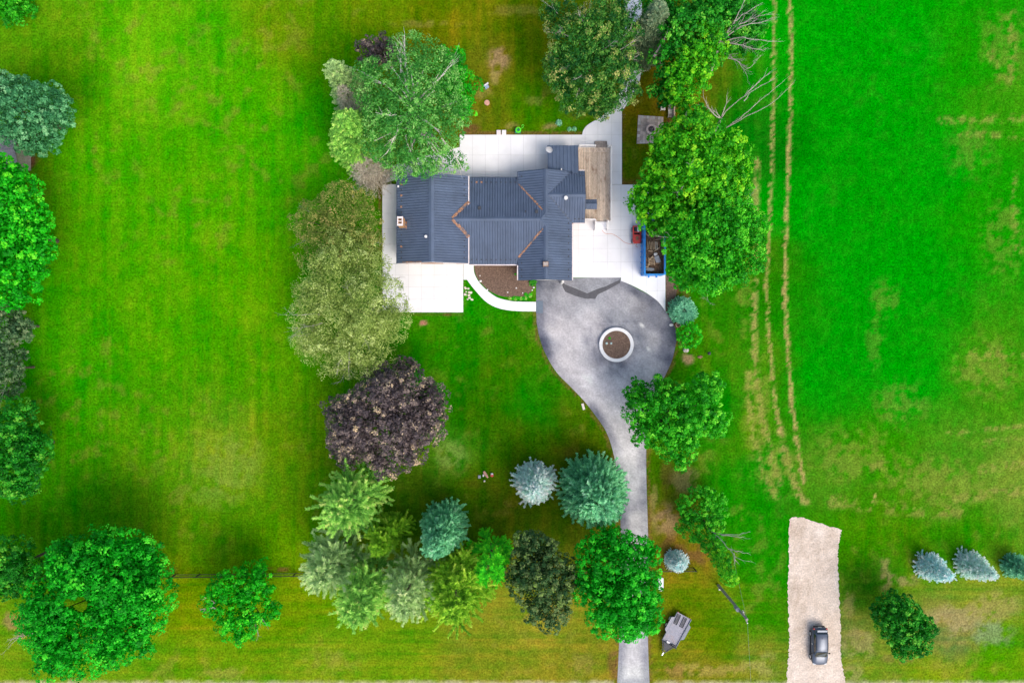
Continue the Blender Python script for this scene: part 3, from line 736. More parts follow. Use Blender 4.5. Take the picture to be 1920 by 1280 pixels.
def strip(name, mt, pts, w, th=0.05, jit=0.35, seed=1, lab=None):
    """ragged strip lying in a roof valley"""
    r = random.Random(seed); m = MB(); L = []
    pts = [Vector(q) for q in pts]
    for a, b in zip(pts[:-1], pts[1:]):
        k = max(2, int((b - a).length / 0.18))
        for i in range(k): L.append(a + (b - a) * i / k)
    L.append(pts[-1])
    vs = []; n = len(L)
    for i, q in enumerate(L):
        d = (L[min(i + 1, n - 1)] - L[max(i - 1, 0)]); s = Vector((-d.y, d.x, 0)).normalized()
        ww = w * (1 + r.uniform(-jit, jit))
        vs += [q - s * ww + Vector((0, 0, th)), q + s * ww * (1 + r.uniform(-jit, jit)) + Vector((0, 0, th)), q - s * ww - Vector((0, 0, 0.1)), q + s * ww - Vector((0, 0, 0.1))]
    fc = []
    for i in range(n - 1):
        a, b = 4 * i, 4 * i + 4
        fc += [(a, a + 1, b + 1, b), (a + 2, b + 2, b + 3, a + 3), (a, b, b + 2, a + 2), (a + 1, a + 3, b + 3, b + 1)]
    fc += [(0, 2, 3, 1), (4 * n - 4, 4 * n - 3, 4 * n - 1, 4 * n - 2)]
    m.add(vs, fc)
    o = m.build(name, mt, house)
    if lab: o['label'] = lab
    return o
RB = 'rust brown leaf litter caught in the roof valley'
strip('valley_litter', M['rust'], [(LX1 + 0.1, yN + 0.25, LE + 0.06), (vx, CY + 0.1, CZ + 0.06)], 0.14, seed=2, lab=RB)
strip('valley_litter', M['rust'], [(vx, CY - 0.1, CZ + 0.06), (-5.35, CY - 1.3, LE + 0.24), (LX1 + 0.05, yS - 0.2, LE + 0.08)], 0.16, seed=3, lab=RB)
strip('valley_litter', M['rust'], [(RX0 + 0.05, nA, zw + 0.05), (RM - 0.35, nB + 0.4, RR - 0.08)], 0.085, seed=4, lab=RB)
strip('valley_litter', M['rust'], [(RX0 + 0.05, sA, zw + 0.05), (RM - 0.3, sB - 0.35, RR - 0.06)], 0.095, seed=5, lab=RB)
strip('valley_litter', M['rust'], [(-12.2, LY0 + 0.08, LE + 0.27), (-10.0, LY0 + 0.07, LE + 1.1)], 0.06, seed=6)
strip('valley_flashing', M['roof_dark'], [(xv, XY, XZ + 0.01), (RX1, XS, XE + 0.01)], 0.06, jit=0, seed=7)
strip('valley_flashing', M['roof_dark'], [(xv, XY, XZ + 0.01), (RX1, XN, XE + 0.01)], 0.06, jit=0, seed=8)

# white gutters and barge boards
def gutter(a, b, w=0.11, h=0.14, m='pinkwhite'):
    MB().bar(a, b, w, h).build('gutter', M[m], house)
gutter((LX0 - 0.07, LY0, LE - 0.07), (LX0 - 0.07, LY1, LE - 0.07), m='roof_dark'); gutter((LX1 + 0.07, LY0, LE - 0.03), (LX1 + 0.07, yS + 0.1, LE - 0.03)); gutter((LX1 + 0.07, yN - 0.1, LE - 0.03), (LX1 + 0.07, LY1, LE - 0.03))
gutter((LX1 + 0.15, CS - 0.07, CE - 0.07), (RX0 - 0.06, CS - 0.07, CE - 0.07)); gutter((LX1 + 0.15, CN + 0.07, CE - 0.07), (RX0 - 0.06, CN + 0.07, CE - 0.07), m='roof_dark')
gutter((RX0 - 0.07, RY0, zw - 0.07), (RX0 - 0.07, CS - 0.15, zw - 0.07)); gutter((RX1 + 0.07, RY0, zw - 0.07), (RX1 + 0.07, XS - 0.16, zw - 0.07))
gutter((RX1 + 0.16, XS - 0.07, XE - 0.07), (XX, XS - 0.07, XE - 0.07)); gutter((7.6, XN + 0.07, XE - 0.07), (XX, XN + 0.07, XE - 0.07))
gutter((RX0 - 0.07, nA, zw - 0.07), (RX0 - 0.07, RY1, zw - 0.07), m='roof_dark')
def barge(a, b, m='pinkwhite'):
    MB().bar(a, b, 0.04, 0.18).build('barge_board', M[m], house)
for yy in (LY0 - 0.024, LY1 + 0.024):
    barge((LX0, yy, LE - 0.12), (LM_, yy, LR - 0.12)); barge((LM_, yy, LR - 0.12), (LX1, yy, LE - 0.12))
for yy in (RY0 - 0.024, RY1 + 0.024):
    barge((RX0, yy, zw - 0.12), (RM, yy, RR - 0.12), 'roof_dark'); barge((RM, yy, RR - 0.12), (RX1, yy, zw - 0.12), 'roof_dark')
barge((XX + 0.024, XS, XE - 0.12), (XX + 0.024, XY, XZ - 0.12), 'roof_dark'); barge((XX + 0.024, XY, XZ - 0.12), (XX + 0.024, XN, XE - 0.12), 'roof_dark')

# snow guards: small dark brackets along the eaves
gm = MB().box((0, 0, 0.05), (0.16, 0.1, 0.09)).mesh('snow_guard'); gm.materials.append(M['dark_metal'])
gr_ = MB().box((0, 0, 0.045), (0.22, 0.24, 0.06)).mesh('rust_patch'); gr_.materials.append(M['rust'])
def guard(x, y, z, me=gm, nm='snow_guard', rot=0):
    o = bpy.data.objects.new(nm, me); C.objects.link(o); o.parent = house
    o.location = (x - house.location.x, y - house.location.y, z); o.rotation_euler = (0, 0, rot)
for i in range(15):
    y = LY0 + 0.6 + i * 0.63
    x = LX1 - 0.42
    if not (yS - 0.3 < y < yN + 0.3): guard(x, y, zLE(x, y), rot=math.pi / 2)
    x = LX0 + 0.5
    if not (12.6 < y < 13.9): guard(x, y, zLW(x, y), *((gr_, 'rust_patch') if i in (2, 9, 11, 13) else (gm, 'snow_guard')), rot=math.pi / 2)
for i in range(10):
    x = LX1 + 0.35 + i * 0.55
    guard(x, CS + 0.5, zCS(x, CS + 0.5)); guard(x, CN - 0.55, zCN(x, CN - 0.55), *((gr_, 'rust_patch') if i in (1, 2) else (gm, 'snow_guard')))
for i in range(16):
    y = RY0 + 0.4 + i * 0.75
    for x, zf in ((RX0 + 0.4, zRW), (RX1 - 0.4, zRE)):
        if x < RM and sA - 0.3 < y < nA + 0.3: continue
        if x > RM and y > XS: continue
        guard(x, y, zf(x, y), rot=math.pi / 2)
for x in (7.1, 7.55, 8.0):
    guard(x, XS + 0.4, zXS(x, XS + 0.4)); 
for x in (7.7, 8.0): guard(x, XN - 0.6, zXN(x, XN - 0.6))

# walls: gabled bodies under each wing
def wing(x0, x1, y0, y1, eave, rise, along):
    m = MB()
    if along == 'y':
        xm = (x0 + x1) / 2
        pr = [(x0, 0), (x1, 0), (x1, eave), (xm, eave + rise), (x0, eave)]
        vs = [(a, y0, b) for a, b in pr] + [(a, y1, b) for a, b in pr]
    else:
        ym = (y0 + y1) / 2
        pr = [(y0, 0), (y1, 0), (y1, eave), (ym, eave + rise), (y0, eave)]
        vs = [(x0, a, b) for a, b in pr] + [(x1, a, b) for a, b in pr]
    m.add(vs, [(0, 1, 2, 3, 4), (9, 8, 7, 6, 5)] + [(i, 5 + i, 5 + (i + 1) % 5, (i + 1) % 5) for i in range(5)])
    bm = bmesh.new(); me = m.mesh('wall', house.location); bm.from_mesh(me); bmesh.ops.recalc_face_normals(bm, faces=bm.faces); bm.to_mesh(me); bm.free()
    return link('wall', me, M['brick'], house)
wing(LX0 + 0.35, LX1 - 0.35, LY0 + 0.35, LY1 - 0.35, LE - 0.1, LR - LE - 0.2, 'y')
wing(LX1 - 0.345, RX0 + 0.4, CS + 0.45, CN - 0.45, CE - 0.06, CZ - CE - 0.32, 'x')
wing(RX0 + 0.35, RX1 - 0.35, RY0 + 0.35, RY1 - 0.30, zw - 0.1, RR - zw - 0.2, 'y')
wing(RX1 - 0.34, XX - 0.3, XS + 0.35, XN - 0.35, XE - 0.1, XZ - XE - 0.22, 'x')
MB().box(((4.2 + 7.3) / 2, (RY1 - 0.3 + 22.0) / 2, 1.2), (3.1, 22.0 - RY1 + 0.3, 2.4)).build('wall', M['brick'], house)
def window(c, w, h, axis):
    f = MB()
    dx, dy = ((w, 0.08) if axis == 'y' else (0.08, w))
    s = 0.06
    for k in (-1, 1):
        f.box((c[0], c[1], c[2] + k * (h / 2)), (dx + 0.1 if axis == 'y' else 0.1, 0.1 if axis == 'y' else dy + 0.1, s))
        if axis == 'y': f.box((c[0] + k * w / 2, c[1], c[2]), (s, 0.1, h))
        else: f.box((c[0], c[1] + k * w / 2, c[2]), (0.1, s, h))
    fr = f.build('window', M['white'], house)
    MB().box(c, (dx - s, 0.05, h - s) if axis == 'y' else (0.05, dy - s, h - s)).build('pane', M['glass'], fr)
for x in (-11.3, -7.2): window((x, LY0 + 0.33, 1.5), 1.4, 1.3, 'y')
for x in (-2.9, -1.2): window((x, CS + 0.43, 1.45), 1.2, 1.2, 'y')
for y in (10.6, 16.0): window((LX0 + 0.33, y, 1.6), 1.2, 1.2, 'x')
for y in (9.0, 11.4): window((RX1 - 0.33, y, 1.5), 1.2, 1.1, 'x')
d = MB().box((-4.35, CS + 0.42, 1.05), (1.0, 0.1, 2.1)).build('door', M['white'], house); MB().box((-4.0, CS + 0.34, 1.0), (0.05, 0.06, 0.14)).build('handle', M['silver'], d)
g = MB().box((3.74, RY0 + 0.32, 1.1), (4.6, 0.1, 2.2)).build('garage_door', M['white'], house)
for k in range(4): MB().box((3.74, RY0 + 0.26, 0.3 + k * 0.53), (4.5, 0.05, 0.48)).build('door_panel', M['white'], g)
d = MB().box((XX - 0.28, 15.55, 1.8), (0.08, 0.95, 2.05)).build('door', M['white'], house); MB().box((XX - 0.22, 15.2, 1.75), (0.05, 0.05, 0.14)).build('handle', M['silver'], d)
for yy in (15.1, 16.0): MB().bar((8.3, yy, 2.1), (9.5, yy, 2.7), 0.08, 0.08).build('canopy_bracket', M['white'], house)
MB().box((5.78, RY0 - 0.12, 1.4), (0.22, 0.22, 2.8)).build('downpipe', M['white'], house)

# chimney
cx, cy = -12.2, 13.1
ch = MB().box((cx, cy, 2.95), (0.6, 0.95, 5.9)).build('chimney', M['chimney'], house)
cap = MB()
for dy_ in (-0.40, 0.40): cap.box((cx, cy + dy_, 5.96), (0.64, 0.2, 0.12))
for dx_ in (-0.26, 0.26): cap.box((cx + dx_, cy, 5.96), (0.12, 0.598, 0.12))
cap.box((cx, cy, 5.95), (0.398, 0.08, 0.1)); cap = cap.build('cap', M['pinkwhite'], ch)
for k in (-1, 1): MB().ring((cx, cy + k * 0.17), 0.13, 0.09, 5.9, 5.99, 14).build('flue', M['brown_wood'], ch)
for k in (-1, 1): MB().cyl((cx, cy + k * 0.17, 5.85), 0.09, 0.06, 12).build('flue_opening', M['black'], ch)
MB().box((cx + 0.42, cy - 0.2, zLW(cx + 0.42, cy) + 0.06), (0.24, 0.8, 0.12)).build('flashing', M['rust'], house)
MB().box((cx + 0.72, cy - 0.05, zLW(cx + 0.72, cy) + 0.07), (0.34, 0.75, 0.12)).build('flashing', M['roof_dark'], house)
# aerial and lamps
ml = MB(); ml.cyl((-12.7, 17.3, 3.85), 0.16, 0.22, 10, 0.1); ml.build('flood_lamp', M['white'], house)
def vent(x, y, z, r=0.11, h=0.5, m='white'):
    o = MB(); o.cyl((x, y, z - 0.15), r, h, 12); v = o.build('vent_pipe', M[m], house)
    MB().cyl((x, y, z - 0.15 + h), r * 1.35, 0.1, 12, r * 1.1).build('cap', M[m], v)
x, y = G(799, 444, 5.2); vent(x, y, zLW(x, y), 0.12, 0.5)
x, y = G(1060.5, 372, 4.1); vent(x, y, zXS(x, y), 0.17, 0.6)
for a, b in ((899, 390), (1006, 397)):
    x, y = G(a, b, 4.2); MB().box((x, y, zCN(x, y) + 0.09), (0.32, 0.36, 0.24)).build('roof_vent', M['dark_metal'], house)
x, y = G(985, 397, 4.2); MB().cyl((x, y, zCN(x, y) - 0.1), 0.07, 0.45, 10).build('vent_pipe', M['dark_metal'], house)
x, y = G(1023, 495, 4.4); cp = MB().box((x, y, RR + 0.1), (0.62, 0.55, 0.35)).build('roof_vent', M['brown_wood'], house); MB().box((x, y, RR + 0.3), (0.5, 0.42, 0.06)).build('cap', M['old_wood'], cp)
x, y = G(1052.5, 318, 3.3); MB().box((x, y, zL(x, y) + 0.15), (0.1, 0.16, 0.4)).build('vent_pipe', M['white'], house)

# satellite dish on the lean-to corner
bx, by = G(1030, 281, 3.1)
sd = thing('satellite_dish', 'small grey satellite dish on corner of the flat ribbed lean-to roof', 'satellite dish', (bx, by, zL(bx, by)))
ax_ = Vector((-0.25, -0.55, 0.45)).normalized(); u = ax_.orthogonal().normalized(); w = ax_.cross(u)
cc = Vector((bx, by, zL(bx, by) + 0.55)); m = MB(); vs = [cc]; fc = []
for ri, (r, dpt) in enumerate(((0.15, 0.01), (0.28, 0.035), (0.4, 0.08))):
    for i in range(16):
        a = 2 * math.pi * i / 16; vs.append(cc + (u * math.cos(a) + w * math.sin(a)) * r + ax_ * dpt)
for i in range(16):
    j = (i + 1) % 16; fc.append((0, 1 + i, 1 + j))
    for k in range(2): fc.append((1 + 16 * k + i, 17 + 16 * k + i, 17 + 16 * k + j, 1 + 16 * k + j))
nv = len(vs); vs += [v - ax_ * 0.025 for v in vs]; fc += [tuple(i + nv for i in f[::-1]) for f in fc] + [(33 + i, 33 + nv + i, 33 + nv + (i + 1) % 16, 33 + (i + 1) % 16) for i in range(16)]
m.add(vs, fc); m.build('reflector', M['silver'], sd)
MB().tube([cc - ax_ * 0.02, (bx, by, zL(bx, by))], 0.03).build('mast', M['dark_metal'], sd)
m = MB(); tip = cc + ax_ * 0.5 - w * 0.08; m.tube([cc - w * 0.3 + ax_ * 0.05, tip], 0.02); m.box(tip, (0.1, 0.1, 0.16)); m.build('feed_arm', M['silver'], sd)

# ------------------------------------------------------------------ deck
DZ = 0.75
deck = thing('deck', 'weathered brown timber deck along the east side of the house', 'deck', (9.5, 18.2, 0))
bw = 0.142
i = 0; x = 7.62
while x < 11.33:
    y0 = 14.0 if x > 7.95 else 19.32
    m = MB(); m.box((x, (y0 + 22.5) / 2, DZ - 0.02 + random.uniform(-0.003, 0.003)), (bw - 0.022, 22.5 - y0, 0.04))
    m.build('board', M['deck'], deck)
    x += bw
MB().box((9.6, 18.1, DZ - 0.16), (3.3, 7.8, 0.2)).build('joists', M['brown_wood'], deck)
for sx in (8.2, 9.8, 11.2):
    for sy in (14.3, 17.0, 19.6, 22.2): MB().box((sx, sy, 0.32), (0.12, 0.12, 0.56)).build('post', M['brown_wood'], deck)
def railing(a, b, posts=True, z=DZ):
    a = Vector((*a, z)); b = Vector((*b, z)); L = (b - a).length; d = (b - a).normalized()
    m = MB(); m.bar(a + Vector((0, 0, 1.0)), b + Vector((0, 0, 1.0)), 0.14, 0.06); m.bar(a + Vector((0, 0, 0.12)), b + Vector((0, 0, 0.12)), 0.06, 0.05)
    r = m.build('railing', M['white'], deck)
    n = int(L / 0.15)
    me = None
    for k in range(1, n):
        q = a + d * (L * k / n)
        MB().box(q + Vector((0, 0, 0.55)), (0.04, 0.04, 0.86)).build('baluster', M['white'], r)
    k = max(1, int(round(L / 2.1)))
    for j in range(k + 1):
        q = a + d * (L * j / k); MB().box(q + Vector((0, 0, 0.4)), (0.12, 0.12, 1.3)).build('post', M['white'], r)
railing((11.42, 14.05), (11.42, 22.48)); railing((7.75, 22.5), (9.6, 22.5)); railing((8.05, 14.0), (9.55, 14.0))
railing((11.13, 22.5), (11.4, 22.5))
# stairs
st = thing('deck_steps', 'grey timber steps descending from the deck to the back patio', 'steps', (10.4, 22.9, 0.07))
for k in range(3): MB().box((10.38, 22.68 + k * 0.29, 0.6 - k * 0.19), (1.38, 0.27, 0.05)).build('tread', M['old_wood'], st)
for s in (-1, 1): MB().add([(10.38 + s * 0.72, 22.56, 0.07), (10.38 + s * 0.72, 23.4, 0.07), (10.38 + s * 0.72, 23.4, 0.2), (10.38 + s * 0.72, 22.56, 0.68), (10.38 + s * 0.68, 22.56, 0.07), (10.38 + s * 0.68, 23.4, 0.07), (10.38 + s * 0.68, 23.4, 0.2), (10.38 + s * 0.68, 22.56, 0.68)],
    [(0, 1, 2, 3), (7, 6, 5, 4), (0, 4, 5, 1), (1, 5, 6, 2), (2, 6, 7, 3), (3, 7, 4, 0)]).build('stringer', M['old_wood'], st)
st = thing('deck_steps', 'pale concrete steps with white side rails at the south end of deck', 'steps', (10.4, 13.5, 0.07))
for k in range(3): MB().box((10.35, 13.78 - k * 0.29, (0.6 - k * 0.19) / 2 + 0.035), (1.25, 0.289, 0.6 - k * 0.19 - 0.07)).build('tread', M['concrete'], st)
for s in (-1, 1):
    xx = 10.35 + s * 0.7
    m = MB(); m.bar((xx, 13.94, 1.65), (xx, 13.0, 1.1), 0.09, 0.06); m.box((xx, 13.0, 0.6), (0.1, 0.1, 1.06)); m.box((xx, 13.92, 0.85), (0.1, 0.1, 1.56)); m.build('hand_rail', M['white'], st)
    for k in range(1, 6): 
        t = k / 6; MB().box((xx, 13.92 - 0.92 * t, (1.62 - 0.55 * t) / 2 + 0.05), (0.03, 0.03, 1.55 - 0.55 * t)).build('baluster', M['white'], st)

# ------------------------------------------------------------------ round planter in the drive
px_, py_ = G(1155, 646)
pl = thing('round_planter', 'white concrete ring planter filled with dark soil in the driveway circle', 'planter', (px_, py_, 0.012))
MB().ring((px_, py_), 2.02, 1.63, 0.012, 0.42, 56).build('ring_wall', M['white_kerb'], pl, bevel=0.03)
MB().cyl((px_, py_, 0.012), 1.629, 0.33, 48).build('soil', M['soil'], pl)
r9 = random.Random(9)

# ------------------------------------------------------------------ fire pit
fp = MB().prism(px_poly([(1196.6,216.3),(1243.8,219.5),(1242.8,268.5),(1193.6,269.8)]), 0.002, 0.03).build('fire_pit_pavement', M['old_wood']); tag(fp, kind='structure')
A, B_, C_, D_ = [np.array(G(*q)) for q in [(1196.6,216.3),(1243.8,219.5),(1242.8,268.5),(1193.6,269.8)]]
n = 9
for i in range(n):
    for j in range(n):
        def q(u, v): return tuple((A * (1 - u) + B_ * u) * (1 - v) + (D_ * (1 - u) + C_ * u) * v)
        e = 0.035 / n
        u0, u1, v0, v1 = i / n + e, (i + 1) / n - e, j / n + e, (j + 1) / n - e
        MB().prism([q(u0, v1), q(u1, v1), q(u1, v0), q(u0, v0)], 0.03, 0.05 + r9.uniform(-0.006, 0.006)).build('paver', M['paver'] if (0 < i < n - 1 and 0 < j < n - 1) or r9.random() < 0.4 else M['stone'], fp)
fx, fy = G(1220.3, 244)
pit = thing('fire_pit', 'round pale stone fire pit with dark ash on the square paver pad', 'fire pit', (fx, fy, 0.045))
for k in range(12):
    MB().ring((fx, fy), 0.6, 0.38, 0.045, 0.36 + r9.uniform(-0.01, 0.01), 3, 2 * math.pi * (k + 0.04) / 12, 2 * math.pi * (k + 0.96) / 12).build('stone_block', M['ringstone'], pit)
MB().cyl((fx, fy, 0.045), 0.385, 0.16, 20).build('ash_bed', M['ash'], pit)
for k in range(5):
    a = r9.uniform(0, 6.28); c = (fx + 0.13 * math.cos(a), fy + 0.13 * math.sin(a), 0.22 + 0.03 * k); b = r9.uniform(0, 3.14)
    MB().tube([(c[0] - 0.2 * math.cos(b), c[1] - 0.2 * math.sin(b), c[2]), (c[0] + 0.2 * math.cos(b), c[1] + 0.2 * math.sin(b), c[2])], 0.035, 6).build('charred_log', M['ash'] if k % 2 else M['old_wood'], pit)

# bench with board, side table, pale rail
bx, by = G(1256.5, 207.5)
be = thing('garden_bench', 'weathered grey slatted timber bench beside the fire pit', 'bench', (bx, by, 0))
for k in range(6): MB().box((bx - 0.28 + 0.112 * k, by, 0.44), (0.1, 1.85, 0.04)).build('slat', M['old_wood'], be)
for sx in (-0.27, 0.27):
    for sy in (-0.82, 0.82): MB().box((bx + sx, by + sy, 0.21), (0.08, 0.08, 0.42)).build('leg', M['old_wood'], be)
MB().box((bx + 0.36, by, 0.72), (0.05, 1.85, 0.36)).build('backrest', M['old_wood'], be)
x, y = G(1256.8, 209.5, 0.5); MB().box((x, y, 0.485), (0.46, 0.46, 0.05)).top('seat_pad', M['cream'], 'square cream board lying on the grey slatted bench', 'board', (x, y, 0.46), bevel=0.01)
x, y = G(1243, 202, 0.4)
t = thing('side_table', 'small square cream side table standing beside the slatted bench', 'table', (x, y, 0))
MB().box((x, y, 0.42), (0.55, 0.6, 0.05)).build('table_top', M['cream'], t, bevel=0.01); MB().box((x, y, 0.448), (0.3, 0.3, 0.012)).build('inlay', M['stone'], t)
for sx in (-0.22, 0.22):
    for sy in (-0.24, 0.24): MB().box((x + sx, y + sy, 0.2), (0.05, 0.05, 0.4)).build('leg', M['cream'], t)
a = G(1264.5, 197, 1.0); b = G(1264.8, 238, 1.0)
rl = thing('hitching_rail', 'long pale timber rail on posts behind the slatted bench', 'rail', ((a[0] + b[0]) / 2, (a[1] + b[1]) / 2, 0))
MB().bar((*a, 1.0), (*b, 1.0), 0.11, 0.09).build('rail', M['pale_wood'], rl)
for t_ in (0.03, 0.5, 0.97): MB().box((a[0] + (b[0] - a[0]) * t_, a[1] + (b[1] - a[1]) * t_, 0.475), (0.1, 0.1, 0.95)).build('post', M['pale_wood'], rl)

# ------------------------------------------------------------------ dumpster
X0, X1, Y0, Y1, H = 15.1, 17.42, 7.62, 14.0, 2.4; Z0 = 0.07
du = thing('dumpster', 'large open blue roll-off dumpster full of demolition debris', 'dumpster', ((X0 + X1) / 2, (Y0 + Y1) / 2, Z0))
def wallp(nm, c, d, m): return MB().box(c, d).build(nm, M[m], du)
wallp('side_wall', (X0 + 0.03, (Y0 + Y1) / 2, 1.27), (0.06, Y1 - Y0, 2.2), 'blue'); wallp('side_wall', (X1 - 0.03, (Y0 + Y1) / 2, 1.27), (0.06, Y1 - Y0, 2.2), 'blue')
wallp('end_wall', ((X0 + X1) / 2, Y0 + 0.03, 1.27), (X1 - X0 - 0.124, 0.06, 2.2), 'blue'); wallp('end_wall', ((X0 + X1) / 2, Y1 - 0.03, 1.27), (X1 - X0 - 0.124, 0.06, 2.2), 'blue')
wallp('floor', ((X0 + X1) / 2, (Y0 + Y1) / 2, 0.22), (X1 - X0 - 0.13, Y1 - Y0 - 0.13, 0.08), 'blue_in')
wallp('liner', (X1 - 0.075, (Y0 + Y1) / 2, 1.3), (0.024, Y1 - Y0 - 0.2, 2.0), 'blue_in'); wallp('liner', (X0 + 0.075, (Y0 + Y1) / 2, 1.3), (0.024, Y1 - Y0 - 0.2, 2.0), 'blue_in')
for xx in (X0 - 0.03, X1 + 0.03): MB().box((xx + (0.05 if xx < 16 else -0.05), (Y0 + Y1) / 2, H + 0.03), (0.2, Y1 - Y0 + 0.1, 0.12)).build('rim', M['blue'], du)
for yy in (Y0, Y1): MB().box(((X0 + X1) / 2, yy, H + 0.02), (X1 - X0 - 0.27, 0.16, 0.12)).build('rim', M['blue'], du)
for k in range(10):
    yy = Y0 + 0.3 + k * 0.64
    for xx in (X0 - 0.05, X1 + 0.05): MB().box((xx, yy, 1.25), (0.1, 0.12, 2.1)).build('rib', M['blue'], du)
for xx in ((X0 + X1) / 2 - 0.55, (X0 + X1) / 2 + 0.35): MB().box((xx, Y0 - 0.14, 1.6), (0.16, 0.28, 0.35)).build('hook', M['blue'], du)
for xx in (X0 + 0.4, X1 - 0.4):
    for yy in (Y0 + 0.5, Y1 - 0.5): MB().cyl((xx - 0.08, yy, Z0 + 0.1), 0.1, 0.16, 12, axis='X').build('wheel', M['dark_metal'], du)
FILL = 1.55
m = MB(); nx, ny = 12, 34
vs = [(X0 + 0.1 + (X1 - X0 - 0.2) * i / nx, Y0 + 0.1 + (Y1 - Y0 - 0.2) * j / ny, FILL - 0.15 + 0.3 * float(fbm(i * 0.5, j * 0.4, 1, 81)) + r9.uniform(-.03, .03)) for j in range(ny + 1) for i in range(nx + 1)]
m.add(vs, [(j * (nx + 1) + i, j * (nx + 1) + i + 1, (j + 1) * (nx + 1) + i + 1, (j + 1) * (nx + 1) + i) for j in range(ny) for i in range(nx)])
o = m.build('rubble', mat('rubble', (0.13, 0.085, 0.06), 0.95, 0.5, 6.0, 0.8, 12, stain=(0.36, 0.24, 0.15), stain_amt=0.7, stain_scale=3.5)); tag(o, 'loose brown rubble filling the blue dumpster', 'rubble', kind='stuff')
def junk(nm, mb, mt, lab, cat, c, grp=None): mb.top(nm, M[mt], lab, cat, c, grp)
GR = 'boards thrown into the dumpster'
LBP = 'short pale scrap board tossed askew on rubble in the blue dumpster'; LBB = 'dark brown broken board lying on rubble in the blue dumpster'
for k in range(8):   # row of pale slats
    x = X0 + 0.45 + 0.16 * k; y = 11.0 + r9.uniform(-.05, .05); z = FILL + 0.16
    a = r9.uniform(-.12, .12)
    junk('timber_batten', MB().box((x, y, z), (0.06, 0.95, 0.04), a), 'pale_wood' if k < 6 else 'cream', 'slim pale batten in the row of parallel battens inside blue dumpster', 'board', (x, y, z - 0.02), 'row of battens in the dumpster')
for k in range(22):
    x = r9.uniform(X0 + 0.4, X1 - 0.4); y = r9.uniform(Y0 + 0.6, Y1 - 0.6); z = FILL + 0.10 + r9.uniform(0, 0.08); a = r9.uniform(0, 3.14)
    L = r9.uniform(0.4, 0.85); mx = max(0.3, min(x - X0, X1 - x, y - Y0, Y1 - y)) * 1.7
    junk('broken_board', MB().box((x, y, z), (min(L, mx), r9.uniform(0.06, 0.16), 0.04), m=Matrix.Rotation(a, 3, 'Z') @ Matrix.Rotation(r9.uniform(-.2, .2), 3, 'Y')), 'brown_wood' if k % 3 else 'pale_wood', LBB if k % 3 else LBP, 'board', (x, y, z - 0.02), GR if k % 3 else 'pale scrap boards in the dumpster')
x, y, z = 15.75, 9.2, FILL + 0.2
pa = thing('broken_pallet', 'broken pale timber frame lying on debris in the blue dumpster', 'pallet', (x, y, z))
for k in range(5): MB().box((x + 0.28, y - 0.35 + 0.17 * k, z + 0.03), (0.75, 0.06, 0.03), 0.1).build('slat', M['pale_wood'], pa)
for k in (-1, 1): MB().box((x + 0.28 + k * 0.3, y, z - 0.02), (0.06, 0.9, 0.06), 0.1).build('runner', M['pale_wood'], pa)
x, y, z = 16.45, 10.0, FILL + 0.2
junk('rubbish_bag', MB().ball((x, y, z + 0.08), (0.22, 0.2, 0.17), 9, 6, 0.18, r9), 'white', 'crumpled white bag on top of the debris in the blue dumpster', 'bag', (x, y, z - 0.08))
x, y, z = 16.7, 9.4, FILL + 0.2
junk('metal_sheet', MB().box((x, y, z + 0.03), (0.55, 0.8, 0.03), m=Matrix.Rotation(0.4, 3, 'Z') @ Matrix.Rotation(0.15, 3, 'X')), 'tarp', 'bent blue grey metal sheet on the debris in the blue dumpster', 'sheet', (x, y, z))
x, y, z = 16.1, 12.6, FILL + 0.2
junk('plastic_sheet', MB().ball((x, y, z + 0.02), (0.5, 0.32, 0.12), 10, 6, 0.3, r9), 'black', 'crumpled black plastic sheeting heaped in the blue dumpster', 'sheet', (x, y, z - 0.1))
x, y, z = 15.95, 12.2, FILL + 0.22
junk('pipe_length', MB().tube([(x - 0.25, y + 0.3, z), (x + 0.3, y - 0.25, z + 0.05)], 0.07, 8), 'silver', 'short shiny metal duct pipe lying in the blue dumpster', 'pipe', (x, y, z - 0.07))
x, y, z = 15.85, 8.25, FILL + 0.16
junk('torn_membrane', MB().ball((x, y, z), (0.55, 0.2, 0.1), 10, 6, 0.3, r9), 'tarp', 'torn grey membrane at the south end of the blue dumpster', 'sheet', (x, y, z - 0.1))

# red machine by the dumpster
x, y = G(1194.5, 440, 0.9); z = 0.07
rm = thing('power_machine', 'red wheeled power machine with dark slots beside the blue dumpster', 'machine', (x, y, z))
MB().box((x, y - 0.45, z + 0.62), (0.8, 0.95, 0.6)).build('engine_cover', M['red'], rm, bevel=0.05)
MB().box((x, y - 0.42, z + 0.925), (0.3, 0.45, 0.03)).build('grille', M['brown_wood'], rm)
for s in (-1, 1): MB().box((x + s * 0.42, y + 0.1, z + 0.78), (0.14, 1.9, 0.14)).build('frame_rail', M['red'], rm, bevel=0.02)
for yy in (0.98, 0.3, -0.95): MB().box((x, y + yy, z + 0.78), (0.7, 0.12, 0.12)).build('cross_bar', M['red'], rm)
MB().box((x - 0.13, y + 0.62, z + 0.6), (0.22, 0.6, 0.4)).build('battery', M['dark_metal'], rm); MB().box((x + 0.15, y + 0.62, z + 0.62), (0.22, 0.58, 0.46)).build('tank', M['white'], rm)
MB().box((x, y, z + 0.36), (0.75, 1.8, 0.1)).build('base_plate', M['dark_metal'], rm)
for s in (-1, 1):
    for yy in (-0.65, 0.65): MB().cyl((x + s * 0.5 - 0.07, y + yy, z + 0.26), 0.26, 0.14, 16, axis='X').build('wheel', M['black'], rm)
MB().box((x - 0.55, y - 0.05, z + 0.55), (0.06, 1.7, 0.3)).build('side_skirt', M['mid_metal'], rm)
